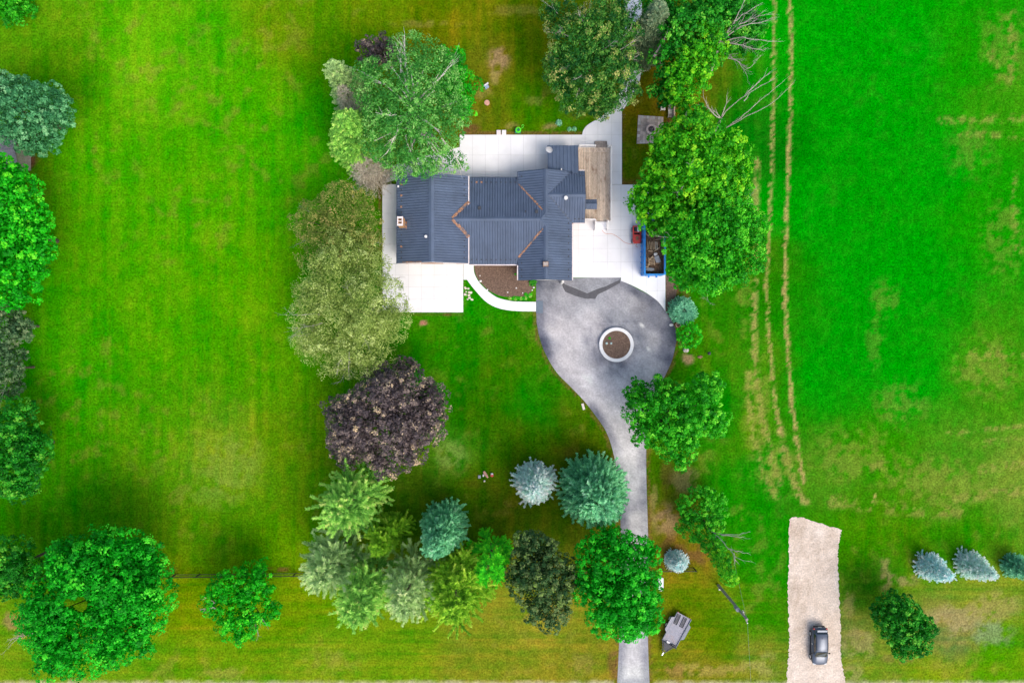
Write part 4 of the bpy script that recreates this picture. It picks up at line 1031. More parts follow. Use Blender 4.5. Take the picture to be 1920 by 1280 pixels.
cord = smooth_line([G(1128,431),(G(1135,438)),G(1148,439),G(1160,446),G(1170,454),G(1182,457.5),G(1193,457),(G(1192,462)),G(1196,464)], 5)
MB().tube([(a, b, 0.085) for a, b in cord], 0.022, 5).top('extension_cord', M['orange'], 'thin orange power cord lying across the white concrete apron', 'cord', (*cord[0], 0.07))

# ------------------------------------------------------------------ parked car (built facing +y, then turned)
def loft(secs, mt, nm, par, smooth=True, bevel=0):
    m = MB(); n = len(secs[0])
    for s in secs: m.v += [tuple(p) for p in s]
    for i in range(len(secs) - 1):
        for k in range(n): m.f.append((i * n + k, i * n + (k + 1) % n, (i + 1) * n + (k + 1) % n, (i + 1) * n + k))
    m.f.append(tuple(range(n))); m.f.append(tuple(range((len(secs) - 1) * n + n - 1, (len(secs) - 1) * n - 1, -1)))
    me = m.mesh(nm); bm = bmesh.new(); bm.from_mesh(me); bmesh.ops.recalc_face_normals(bm, faces=bm.faces); bm.to_mesh(me); bm.free()
    if smooth: me.polygons.foreach_set('use_smooth', [True] * len(me.polygons))
    return link(nm, me, mt, par)
def make_car(loc, rot):
    t = thing('parked_car', 'dark blue grey hatchback car parked on the pale gravel drive', 'car', loc, rot)
    secs = []
    for y, w, zt, zb in ((-2.2, .55, .78, .48), (-2.14, .74, .92, .36), (-1.95, .87, .98, .28), (-1.5, .92, .98, .24), (-0.6, .935, .96, .24), (0.5, .935, .95, .24), (0.95, .93, .98, .24), (1.35, .915, .95, .24), (1.8, .88, .87, .28), (2.05, .78, .78, .34), (2.17, .6, .68, .42), (2.2, .45, .62, .46)):
        secs.append([(-w * .86, y, zb), (-w, y, zb + .14), (-w, y, zt - .26), (-w * .975, y, zt - .1), (-w * .9, y, zt - .02), (-w * .45, y, zt + .025), (0, y, zt + .035),
                     (w * .45, y, zt + .025), (w * .9, y, zt - .02), (w * .975, y, zt - .1), (w, y, zt - .26), (w, y, zb + .14), (w * .86, y, zb)])
    loft(secs, M['car'], 'body', t)
    cab = []
    for y, wb, wt, zt in ((-2.02, .72, .66, 1.08), (-1.85, .80, .66, 1.27), (-1.55, .82, .655, 1.42), (-1.0, .83, .66, 1.475), (-0.2, .83, .67, 1.485), (0.25, .82, .66, 1.45), (0.45, .81, .65, 1.38), (0.85, .79, .70, 1.12), (1.08, .77, .72, .985)):
        cab.append([(-wb, y, .93), (-(wb + wt) / 2 - .02, y, (.93 + zt) / 2), (-wt, y, zt - .05), (-wt + .1, y, zt), (0, y, zt + .025), (wt - .1, y, zt), (wt, y, zt - .05), ((wb + wt) / 2 + .02, y, (.93 + zt) / 2), (wb, y, .93)])
    cabin = loft(cab, M['car'], 'cabin', t)
    def pane(nm, pts, off, mt='car_glass'):
        m = MB(); m.add([Vector(p) + Vector(off) for p in pts] + [Vector(p) - Vector(off) * 2 for p in pts], [tuple(range(len(pts))), tuple(range(2 * len(pts) - 1, len(pts) - 1, -1))] + [(i, (i + 1) % len(pts), len(pts) + (i + 1) % len(pts), len(pts) + i) for i in range(len(pts))])
        return m.build(nm, M[mt], t, local=True)
    ws = pane('windshield', [(-.68, 1.02, 1.03), (-.35, 1.09, 1.035), (.35, 1.09, 1.035), (.68, 1.02, 1.03), (.6, .46, 1.385), (.3, .42, 1.415), (-.3, .42, 1.415), (-.6, .46, 1.385)], (0, .016, .022))
    pane('rear_window', [(-.6, -1.93, 1.2), (-.58, -1.62, 1.405), (.58, -1.62, 1.405), (.6, -1.93, 1.2)], (0, -.02, .03))
    for s in (-1, 1):
        pane('side_window', [(s * .80, .72, 1.0), (s * .83, -.42, 1.0), (s * .695, -.40, 1.41), (s * .685, .22, 1.39)], (s * .022, 0, .012))
        pane('side_window', [(s * .83, -.50, 1.0), (s * .825, -1.6, 1.02), (s * .69, -1.5, 1.36), (s * .695, -.48, 1.41)], (s * .022, 0, .012))
        MB().box((s * .99, .72, 1.02), (.2, .12, .13)).build('mirror', M['car_dark'], t, local=True, bevel=.02)
        MB().box((s * .93, -.3, .82), (.03, .18, .03)).build('door_handle', M['silver'], t, local=True)
        MB().box((s * .64, 2.02, .72), (.3, .2, .12), s * -.35).build('headlight', M['lamp_clear'], t, local=True, bevel=.02)
        MB().box((s * .72, -2.06, .9), (.22, .18, .16), s * -.5).build('tail_light', M['lamp_red'], t, local=True, bevel=.02)
        MB().box((s * .62, -.6, 1.5), (.035, 1.6, .03)).build('roof_rail', M['dark_metal'], t, local=True)
        MB().box((s * .945, 0, .34), (.04, 2.2, .12)).build('sill', M['car_dark'], t, local=True)
        for y in (-1.32, 1.38):
            w = MB().cyl((s * .84 - .11, y, .32), .325, .22, 20, axis='X').build('wheel', M['black'], t, local=True)
            MB().cyl((s * .84 - .115, y, .32), .2, .23, 14, axis='X').build('rim', M['silver'], w, local=True)
            MB().ring((0, 0), .4, .34, -.02, .02, 14, 0, math.pi)  # arch profile kept in the body shape
    MB().box((0, -2.0, 1.43), (1.15, .22, .03)).build('spoiler', M['car'], t, local=True, bevel=.01)
    MB().box((0, -2.2, .5), (1.3, .08, .24)).build('rear_bumper', M['car_dark'], t, local=True, bevel=.03)
    MB().box((0, 2.17, .5), (1.2, .08, .2)).build('grille', M['car_dark'], t, local=True, bevel=.02)
    MB().box((0, -2.215, .74), (.4, .03, .11)).build('number_plate', M['white'], t, local=True)
    MB().box((0, 1.11, 1.0), (1.35, .1, .03)).build('wiper_cowl', M['car_dark'], t, local=True)
    for s in (-.35, .2): MB().bar((s, 1.1, 1.04), (s + .4, 1.02, 1.085), .025, .02).build('wiper', M['black'], t, local=True)
    MB().box((0, -1.2, 1.53), (.05, .14, .07)).build('aerial_fin', M['car'], t, local=True, bevel=.01)
    return t
make_car((35.75, -35.35, 0.02), math.pi)

# ------------------------------------------------------------------ utility trailer (tongue towards +y, then turned)
h_ = np.array(G(1238.5, 1226)); r_ = np.array(G(1283, 1154, 0.7)); dv = h_ - r_
rot = math.atan2(dv[1], dv[0]) - math.pi / 2
mid = r_ + dv / np.linalg.norm(dv) * 1.85
tr = thing('utility_trailer', 'grey tandem axle utility trailer with ramps parked on the grass', 'trailer', (mid[0], mid[1], 0), rot)
L, W = 3.7, 1.75
def T(nm, m, mt, par=tr, **k): return m.build(nm, M[mt], par, local=True, **k)
for k in range(7): T('deck_plank', MB().box((-W / 2 + W / 14 + k * W / 7, 0, .62), (W / 7 - .006, L, .05)), 'grey_metal')
for s in (-1, 1):
    T('side_rail', MB().box((s * (W / 2 + .03), 0, .66), (.06, L, .22)), 'mid_metal')
    T('fender', MB().prism([(s * (W / 2 + .07), -1.25), (s * (W / 2 + .38), -1.05), (s * (W / 2 + .38), .55), (s * (W / 2 + .07), .8)][::s], .72, .78), 'grey_metal' if s > 0 else 'mid_metal')
    T('fender_skirt', MB().box((s * (W / 2 + .365), -.25, .66), (.03, 1.5, .12)), 'mid_metal')
    for y in (-.72, .12):
        w = T('wheel', MB().cyl((s * (W / 2 + .26) - .1, y, .32), .32, .2, 18, axis='X'), 'black'); T('rim', MB().cyl((s * (W / 2 + .26) - .105, y, .32), .19, .21, 14, axis='X'), 'white', w)
    T('tail_light', MB().box((s * (W / 2 - .1), -L / 2 - .03, .6), (.16, .05, .1)), 'lamp_red')
for x, a in ((-.28, .06), (.52, .1)):
    rp = T('ramp', MB().box((x - .2, -1.1, .69), (.05, 1.25, .06), a).box((x + .2, -1.1, .69), (.05, 1.25, .06), a), 'dark_metal')
    for k in range(9): T('rung', MB().box((x + a * (-(k - 4) * .14), -1.1 + (k - 4) * .14, .7), (.36, .06, .04), a), 'dark_metal', rp)
T('front_rail', MB().box((0, L / 2 + .03, .8), (W + .1, .06, .4)), 'dark_metal')
for s in (-1, 1): T('tongue_beam', MB().bar((s * .75, L / 2 + .06, .55), (0, L / 2 + 1.35, .5), .09, .1), 'dark_metal')
T('tongue_plate', MB().prism([(-.6, L / 2 + .07), (.6, L / 2 + .07), (.12, L / 2 + .95), (-.12, L / 2 + .95)], .56, .59), 'dark_metal')
T('coupler', MB().box((0, L / 2 + 1.45, .5), (.13, .32, .12)), 'silver'); T('jack', MB().cyl((.16, L / 2 + 1.1, 0.02), .05, .95, 10), 'silver')
T('winch', MB().box((.2, L / 2 - .12, .72), (.4, .22, .14)), 'white'); T('bulkhead', MB().box((-.55, L / 2 - .1, .75), (.5, .16, .2)), 'dark_metal')
T('axle', MB().box((0, -.72, .34), (W + .3, .08, .08)).box((0, .12, .34), (W + .3, .08, .08)).box((-.6, -.3, .47), (.08, 2.4, .22)).box((.6, -.3, .47), (.08, 2.4, .22)), 'dark_metal')

# ------------------------------------------------------------------ utility pole and wire
x, y = G(1347, 1097)
po = thing('utility_pole', 'tall weathered timber utility pole with grey transformer near top', 'utility pole', (x, y, 0))
MB().tube([(x, y, 0), (x, y, 5), (x, y, 10.4)], [.17, .15, .12], 10).build('pole', M['pole'], po)
tf = MB().cyl((x - .28, y + .18, 7.4), .2, .75, 14).build('transformer', M['grey_metal'], po); MB().cyl((x - .28, y + .18, 8.15), .22, .06, 14).build('lid', M['mid_metal'], tf)
MB().box((x, y, 9.7), (.12, 1.5, .1), 0.35).build('cross_arm', M['pole'], po)
MB().box((x - .14, y - .1, 1.0), (.22, .14, .32)).build('meter_box', M['white'], po)
for s in (-.6, .6): MB().cyl((x - .34 * s, y + .94 * s, 9.75), .05, .16, 8).build('insulator', M['white'], po)
MB().box((x + .1, y - .12, 8.6), (.16, .12, .5)).build('fuse_holder', M['silver'], po)
def wire(a, b, sag, nm, lab):
    pts = [tuple(np.array(a) * (1 - t) + np.array(b) * t - np.array([0, 0, sag * 4 * t * (1 - t)])) for t in np.linspace(0, 1, 14)]
    MB().tube(pts, .008, 4).top(nm, M['mid_metal'], lab, 'wire', tuple(a))
wire((x, y, 10.4), (x + 3.0, y - 40, 10.2), .5, 'overhead_wire', 'thin overhead wire from the utility pole towards the road')
wire((x, y, 10.35), (23.2, -21.6, 8.2), .2, 'overhead_wire', 'thin overhead wire from utility pole to the vine covered column')

# ------------------------------------------------------------------ black fence along the front of the lot
def fence(line, label):
    pts = [np.array(G(*q)) for q in line]
    c = sum(pts) / len(pts)
    t = thing('wire_fence', label, 'fence', (c[0], c[1], 0))
    Hf = 1.25
    for a, b in zip(pts[:-1], pts[1:]):
        L = np.linalg.norm(b - a); k = max(1, int(round(L / 2.6)))
        for j in range(k):
            p0 = a + (b - a) * j / k; p1 = a + (b - a) * (j + 1) / k
            MB().box((p0[0], p0[1], Hf / 2), (.09, .09, Hf + .06)).build('post', M['fence'], t)
            m = MB(); m.bar((*p0, Hf - .03), (*p1, Hf - .03), .06, .06); m.build('rail', M['fence'], t)
            m = MB(); m.bar((*p0, .15), (*p1, .15), .05, .05); m.build('rail', M['fence'], t)
            m = MB(); n = 20
            for i in range(1, n):
                q = p0 + (p1 - p0) * i / n; m.box((q[0], q[1], .65), (.022, .022, 1.1))
            o = m.build('pickets', M['fence'], t); o['kind'] = 'stuff'
    MB().box((pts[-1][0], pts[-1][1], Hf / 2), (.09, .09, Hf + .06)).build('post', M['fence'], t)
fence([(-60, 1079), (330, 1076), (600, 1073), (940, 1067), (1140, 1066)], 'long low black picket fence across the lawn west of the driveway')
fence([(1236, 1064.5), (1301, 1064.5)], 'short low black fence beside the small blue spruce east of driveway')
# white gate pillar beside the driveway
x, y = G(1238, 1091)
gp = thing('gate_wall', 'low white masonry wall beside the driveway under the bright green maple', 'wall', (x, y, 0))
MB().box((x - .1, y + .1, .45), (.45, 1.3, .9)).build('masonry', M['white'], gp); MB().box((x - .1, y + .1, .93), (.55, 1.4, .07)).build('coping', M['concrete'], gp); MB().ball((x - .02, y - .72, .25), .25, 10, 7).build('stone_ball', M['white'], gp)

# shed roof at the left edge
x1, y0 = G(33, 300, 2.6)
sh = thing('garden_shed', 'grey shingled shed roof corner between blue green pine and maple', 'shed', (x1 - 1.9, y0 + 0.6, 0))
MB().box((x1 - 2.0, y0 + 0.9, 1.2), (3.6, 3.0, 2.4)).build('wall', M['old_wood'], sh)
for s in (0, 1):
    for k in range(9):
        ya = y0 - 0.75 + (k * .2 if s == 0 else 3.6 - (k + 1) * .2); zz = 2.35 + k * .075
        MB().box((x1 - 2.0, ya + .1, zz + .03), (3.9, .26, .05), m=Matrix.Rotation((.35 if s == 0 else -.35), 3, 'X')).build('shingle_course', M['shingle'], sh)

# ------------------------------------------------------------------ small garden things
for a, lab in ((935, 'square pinkish white block at the back patio edge west of its twin'), (945, 'square pale grey white block at the back patio edge nearer the green hose')):
    x, y = G(a, 248.5, .15); MB().box((x, y, .15), (.5, .5, .26)).top('concrete_block', M['pinkwhite'] if a == 935 else M['white'], lab, 'block', (x, y, .02), bevel=.02)
x, y = G(971, 247)
hr = thing('hose_reel', 'green plastic hose reel with bright lime hose at the back patio edge', 'hose reel', (x, y, 0))
MB().box((x, y, .25), (.7, .5, .5)).build('box', M['greenpot'], hr, bevel=.04)
for k in range(3): MB().ring((x + .05, y + .05), .34 - .05 * k, .29 - .05 * k, .5 + .03 * k, .55 + .03 * k, 20).build('hose_coil', M['lime'], hr)
pts = [(x + .35, y + .2, .5), (x + .6, y + .45, .2), (x + .7, y + .7, .05), (x + .55, y + .8, .05), (x + .45, y + .6, .05), (x + .6, y + .4, .04)]
MB().tube(smooth_line(pts, 4), .035, 6).build('hose_end', M['lime'], hr)
x, y = G(912, 164)
bn = thing('lidded_box', 'small white lidded blue box tipped on the back lawn', 'box', (x, y, 0))
MB().box((x, y, .22), (.5, .4, .44), .6).build('box', M['bluebox'], bn, bevel=.03); MB().box((x + .0, y + .2, .45), (.56, .16, .05), .6).build('lid', M['white'], bn)
x, y = G(913, 193); m = MB(); m.ball((x, y, .0), (.34, .34, .12), 14, 5, .06, r9); m.cyl((x, y, -.02), .3, .14, 16)
m.top('tree_stump', M['terracotta'], 'low round pinkish tree stump in the back lawn', 'stump', (x, y, -0.02))
x, y = G(1093.5, 762); MB().box((x, y, .04), (.28, .75, .07), .25).top('loose_plank', M['cream'], 'short cream plank lying on the lawn beside the driveway', 'plank', (x, y, .005))
x, y = G(1270, 609)
pt = thing('flower_pot', 'round pale clay flower pot between blue spruce and round bush', 'pot', (x, y, 0)); MB().ring((x, y), .28, .22, 0, .4, 18).build('pot', M['terracotta'], pt); MB().cyl((x, y, 0), .225, .34, 16).build('soil', M['soil'], pt)
x, y = G(1258.5, 609); MB().ball((x, y, .1), (.24, .17, .14), 9, 6, .2, r9).top('white_stone', M['white'], 'small white stone at driveway edge beside the clay pot', 'stone', (x, y, -.02))
x, y = G(1286, 656); MB().ball((x, y, .1), (.36, .28, .2), 9, 6, .25, r9).top('garden_rock', M['stone'], 'pale grey garden rock below the round green bush', 'rock', (x, y, -.03))
x, y = G(1327.5, 662)
ll = thing('garden_lamp', 'small dark garden lamp standing in the lawn east of the bush', 'lamp', (x, y, 0)); MB().cyl((x, y, 0), .05, .55, 8).build('post', M['dark_metal'], ll); MB().cyl((x, y, .55), .2, .16, 12, .06).build('shade', M['dark_metal'], ll); MB().ball((x, y - .05, .5), .1, 8, 6).build('globe', M['silver'], ll)
x, y = G(1312, 669); MB().ball((x, y, .04), (.28, .16, .1), 9, 6, .3, r9).top('garden_rock', M['brown_wood'], 'flat brown stone in the lawn beside the dark garden lamp', 'rock', (x, y, -.02))
x, y = G(1253, 344); MB().ball((x - .8, y, .08), (.4, .22, .16), 9, 6, .2, r9).top('garden_rock', M['stone'], 'grey stone on grass at the north edge of parking apron', 'rock', (x - .8, y, -.03))
# toadstool ornaments on the front lawn
x, y = G(911, 889); r_log = MB(); r_log.tube([(x - .25, y + .38, .12), (x - .02, y + .02, .16), (x + .24, y - .36, .1)], [.13, .17, .09], 9)
r_log.top('log_ornament', M['terracotta'], 'short pink wooden log ornament in the dark grass patch', 'ornament', (x, y, -.02))
x, y = G(922.5, 889)
mu = thing('toadstool_ornament', 'red and white garden toadstool ornament beside the pink log', 'ornament', (x, y, 0)); MB().cyl((x, y, 0), .08, .3, 10).build('stem', M['white'], mu); MB().ball((x, y - .06, .33), (.2, .18, .12), 12, 6).build('cap', M['red'], mu); MB().ball((x, y + .12, .36), (.16, .12, .11), 10, 6).build('spot', M['white'], mu)
x, y = G(899, 893); MB().box((x, y, .1), (.3, .36, .2)).top('grey_box', M['tarp'], 'small blue grey box in the dark grass patch by the log', 'box', (x, y, 0), bevel=.02)
x, y = G(906.3, 890.5); MB().ball((x, y, .12), (.11, .17, .14), 10, 6).top('white_lantern', M['white'], 'small upright white ornament between grey box and pink log', 'ornament', (x, y, -.02), smooth=True)
x, y = G(908.5, 901); MB().ball((x, y, .1), .12, 10, 6).top('white_ball', M['cream'], 'small cream ball on the lawn south of the pink log', 'ball', (x, y, -.02), smooth=True)
# white stones in the little bed by the curved walk
for k, (a, b) in enumerate([(873,541),(878,541),(874,547),(880,548),(883,548.5),(872,552),(879,553),(880,558),(877,561),(884,561),(886,562),(872,539)]):
    x, y = G(a, b); s = r9.uniform(.11, .2)
    MB().ball((x, y, s * .4), (s, s * .8, s * .6), 8, 5, .2, r9).top('edging_stone', M['cream'], 'pale round stone in the grass beside the curved front walk', 'stone', (x, y, -.02), 'pale stones by the front walk')
for (a, b, s) in [(901,527,.17),(914,543,.1),(968,540,.1),(1001,539,.12),(998,544,.1),(980,549,.08),(952,548,.09),(900,517,.08)]:
    x, y = G(a, b); MB().ball((x, y, .03 + s * .3), (s, s * .8, s * .6), 8, 5, .2, r9).top('bed_stone', M['white'], 'small white stone lying on the dark soil of the front bed', 'stone', (x, y, .01), 'white stones in the front bed')

# ------------------------------------------------------------------ trees
def unit(a): return a / np.maximum(np.linalg.norm(a, axis=1, keepdims=True), 1e-9)

def cards(name, P, Nn, T, L, W, tint, mt, parent, off, fold=0.18):
    """one leaf-sized folded face for each row"""
    T = unit(T - Nn * np.sum(T * Nn, 1, keepdims=True)); B = np.cross(Nn, T)
    L = np.asarray(L)[:, None]; W = np.asarray(W)[:, None]
    V = np.stack([P - T * L / 2, P + B * W / 2 - Nn * W * fold, P + T * L / 2, P - B * W / 2 - Nn * W * fold], 1).reshape(-1, 3) - np.array(off)
    n = len(P); me = bpy.data.meshes.new(name)
    me.vertices.add(4 * n); me.vertices.foreach_set('co', V.astype(np.float32).ravel())
    me.loops.add(4 * n); me.loops.foreach_set('vertex_index', np.arange(4 * n, dtype=np.int32))
    me.polygons.add(n); me.polygons.foreach_set('loop_start', np.arange(0, 4 * n, 4, dtype=np.int32))
    me.update(calc_edges=True)
    a = me.attributes.new('tint', 'FLOAT', 'POINT'); a.data.foreach_set('value', np.repeat(np.clip(tint, 0, 1), 4).astype(np.float32))
    return link(name, me, mt, parent)

def lobes_px(L):
    out = []
    for q in L:
        px, py, r, h = q[:4]; R = r * fs(h); rz = q[4] if len(q) > 4 else R * 0.85
        rz = min(rz, h - 0.15)
        x, y = G(px, py, h); out.append((x, y, h, R, R, rz))
    return np.array(out)

def twigs(m, p, d, L, r, depth, rng, spread=0.6, up=0.05, n=4):
    """a bare limb that divides"""
    p = Vector(p); d = Vector(d).normalized(); pts = [p.copy()]; rad = [r]
    for i in range(n):
        d = (d + Vector((rng.uniform(-.18, .18), rng.uniform(-.18, .18), rng.uniform(-.12, .12) + up))).normalized()
        p = p + d * (L / n); pts.append(p.copy()); rad.append(r * (1 - 0.75 * (i + 1) / n))
    m.tube(pts, rad, 5 if r > 0.04 else 3)
    if depth > 0:
        for k in range(rng.randint(3, 5)):
            i = rng.randint(1, n); t = rng.random(); q = pts[i - 1].lerp(pts[i], t)
            nd = (d + Vector((rng.uniform(-1, 1), rng.uniform(-1, 1), rng.uniform(-.5, .6))) * spread)
            twigs(m, q, nd, L * rng.uniform(.35, .6), max(r * (1 - .7 * i / n) * .6, .008), depth - 1, rng, spread, up, 3)

def leafy(name, label, cat, L, pal, seed, spacing=0.9, puff=0.62, leaf=0.30, per=37, sub=9, subr=(.30, .46), gap=0.12, bark='bark', group=None, limbs=8, dead=0, trunk_r=None, core=12, up=0.45, limb_r=.09, out_limbs=0, holes=(), ext=(), dead_px=(), wild=0.4, tvar=.23, fray=(.88, 1.03)):
    rs = np.random.RandomState(seed); rng = random.Random(seed)
    main = lobes_px(L)
    w = main[:, 3] ** 2; cx, cy = (main[:, 0] * w).sum() / w.sum(), (main[:, 1] * w).sum() / w.sum()
    t = thing(name, label, cat, (cx, cy, 0), 0, group)
    allL = [tuple(q) for q in main]
    for q in main:
        d = unit(rs.randn(sub, 3)); d[:, 2] = np.abs(d[:, 2]) - 0.25; d = unit(d)
        for k in range(sub):
            r = q[3] * rs.uniform(*subr); c = np.array(q[:3]) + d[k] * np.array(q[3:]) * 0.80
            if c[2] - r < 0.1: c[2] = r + 0.1
            allL.append((c[0], c[1], c[2], r, r, r * .85))
    A = np.array(allL)
    Pc = []; Pn = []
    for i, q in enumerate(A):
        R = (q[3] * q[4] * q[5]) ** (1 / 3)
        n = int(4 * math.pi * R * R / spacing ** 2 * 1.15) + 3
        d = unit(rs.randn(n, 3))
        d = d[(d[:, 2] > -0.25) | (rs.rand(n) < 0.3)]
        p = q[:3] + d * q[3:] * rs.uniform(*fray, (len(d), 1))
        keep = np.ones(len(p), bool)
        for j, o in enumerate(A):
            if j != i: keep &= (((p - o[:3]) / o[3:]) ** 2).sum(1) > 0.80
        keep &= p[:, 2] > 0.25
        keep &= rs.rand(len(p)) > gap
        for (hx, hy, hr) in holes:
            ppx = 960 + p[:, 0] / ((CAM_H - p[:, 2]) / CAM_H / 16); ppy = 640 - p[:, 1] / ((CAM_H - p[:, 2]) / CAM_H / 16)
            keep &= ((ppx - hx) ** 2 + (ppy - hy) ** 2) > hr * hr
        Pc.append(p[keep]); Pn.append(unit(d / q[3:])[keep])
    Pc = np.concatenate(Pc); Pn = np.concatenate(Pn)
    # thin overcrowded puffs
    order = rs.permutation(len(Pc)); Pc, Pn = Pc[order], Pn[order]
    cell = {}; keep = np.ones(len(Pc), bool); ms = spacing * 0.62
    for i, p in enumerate(Pc):
        k = tuple((p / ms).astype(int)); bad = False
        for a in (-1, 0, 1):
            for b in (-1, 0, 1):
                for c in (-1, 0, 1):
                    for j in cell.get((k[0] + a, k[1] + b, k[2] + c), ()):
                        if ((Pc[j] - p) ** 2).sum() < ms * ms: bad = True
        if bad: keep[i] = False
        else: cell.setdefault(k, []).append(i)
    Pc, Pn = Pc[keep], Pn[keep]
    n = len(Pc)
    pr = puff * rs.uniform(.5, 1.35, n); pt = np.clip(rs.normal(.45, tvar, n), 0, 1)
    idx = np.repeat(np.arange(n), per); m = len(idx)
    d = unit(rs.randn(m, 3) + 1.15 * Pn[idx] + np.array([0, 0, .35]))
    P = Pc[idx] + d * (pr[idx] * rs.uniform(.35, 1.0, m) ** .6)[:, None]
    Nn = unit(d + up * np.array([0, 0, 1]) + wild * rs.randn(m, 3))
    T = rs.randn(m, 3) + d * .8
    sz = leaf * rs.uniform(.5, 1.35, m)
    tint = pt[idx] + rs.normal(0, .16, m)
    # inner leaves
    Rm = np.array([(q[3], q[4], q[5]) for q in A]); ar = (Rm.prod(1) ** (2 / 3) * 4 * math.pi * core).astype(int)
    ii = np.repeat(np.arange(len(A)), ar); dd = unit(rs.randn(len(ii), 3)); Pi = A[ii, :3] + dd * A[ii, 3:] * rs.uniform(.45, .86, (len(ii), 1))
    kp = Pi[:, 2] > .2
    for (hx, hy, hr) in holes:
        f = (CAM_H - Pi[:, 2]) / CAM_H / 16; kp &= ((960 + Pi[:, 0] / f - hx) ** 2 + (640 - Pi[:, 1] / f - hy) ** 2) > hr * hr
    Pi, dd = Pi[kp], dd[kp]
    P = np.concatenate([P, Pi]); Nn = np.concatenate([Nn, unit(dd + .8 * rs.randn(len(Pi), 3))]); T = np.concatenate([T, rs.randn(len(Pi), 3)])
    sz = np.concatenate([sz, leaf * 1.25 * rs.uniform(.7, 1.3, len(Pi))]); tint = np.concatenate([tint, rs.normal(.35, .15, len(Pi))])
    ok = P[:, 2] > .05
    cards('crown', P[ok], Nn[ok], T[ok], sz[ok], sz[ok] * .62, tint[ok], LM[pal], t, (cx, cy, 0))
    # trunk and limbs
    top = (main[:, 2] * w).sum() / w.sum(); Rr = main[:, 3].max(); tr_ = trunk_r or max(.06, .055 * Rr)
    tm = MB(); tm.tube([(cx, cy, 0), (cx + .05, cy, top * .5), (cx, cy, top)], [tr_ * 1.25, tr_, tr_ * .6], 8)
    tm.build('trunk', M[bark], t)
    lm_ = MB()
    for k in range(limbs):
        q = A[rng.randrange(len(A))]; a = Vector((cx, cy, top * rng.uniform(.3, .8))); b = Vector(q[:3]); md = a.lerp(b, .5) + Vector((0, 0, .4))
        lm_.tube([a, md, b], [limb_r, limb_r * .7, limb_r * .35], 5)
    for k in range(out_limbs):
        q = A[rng.randrange(len(main))]; a = Vector((cx, cy, top)); dd_ = unit(rs.randn(1, 3) * np.array([1, 1, .3]) + np.array([0, 0, .35]))[0]
        b = Vector(q[:3]) + Vector(dd_) * q[3] * .97
        md = a.lerp(b, .55) + Vector((rng.uniform(-.4, .4), rng.uniform(-.4, .4), .9))
        twigs(lm_, a, md - a, (md - a).length, limb_r, 0, rng, n=3); twigs(lm_, md, b - md + Vector((0, 0, .5)), (b - md).length * 1.1, limb_r * .6, 1, rng, .45, .04)
    if lm_.v: lm_.build('limb', M[bark], t)
    if dead or dead_px:
        dm = MB()
        for k in range(dead):
            p = Pc[rng.randrange(len(Pc))]; d_ = Vector((p[0] - cx, p[1] - cy, 1.2)).normalized()
            twigs(dm, Vector(p) - d_ * .5, d_, rng.uniform(1.0, 1.9), .035, 2, rng, .8)
        for (a, b, h, dx, dy, ln) in dead_px:
            x, y = G(a, b, h); twigs(dm, (x, y, h), (dx, dy, .35), ln, .06, 2, rng, .7)
        tag(dm.build('dead_twigs', M['dead_bark'], t), kind='stuff')
    return t

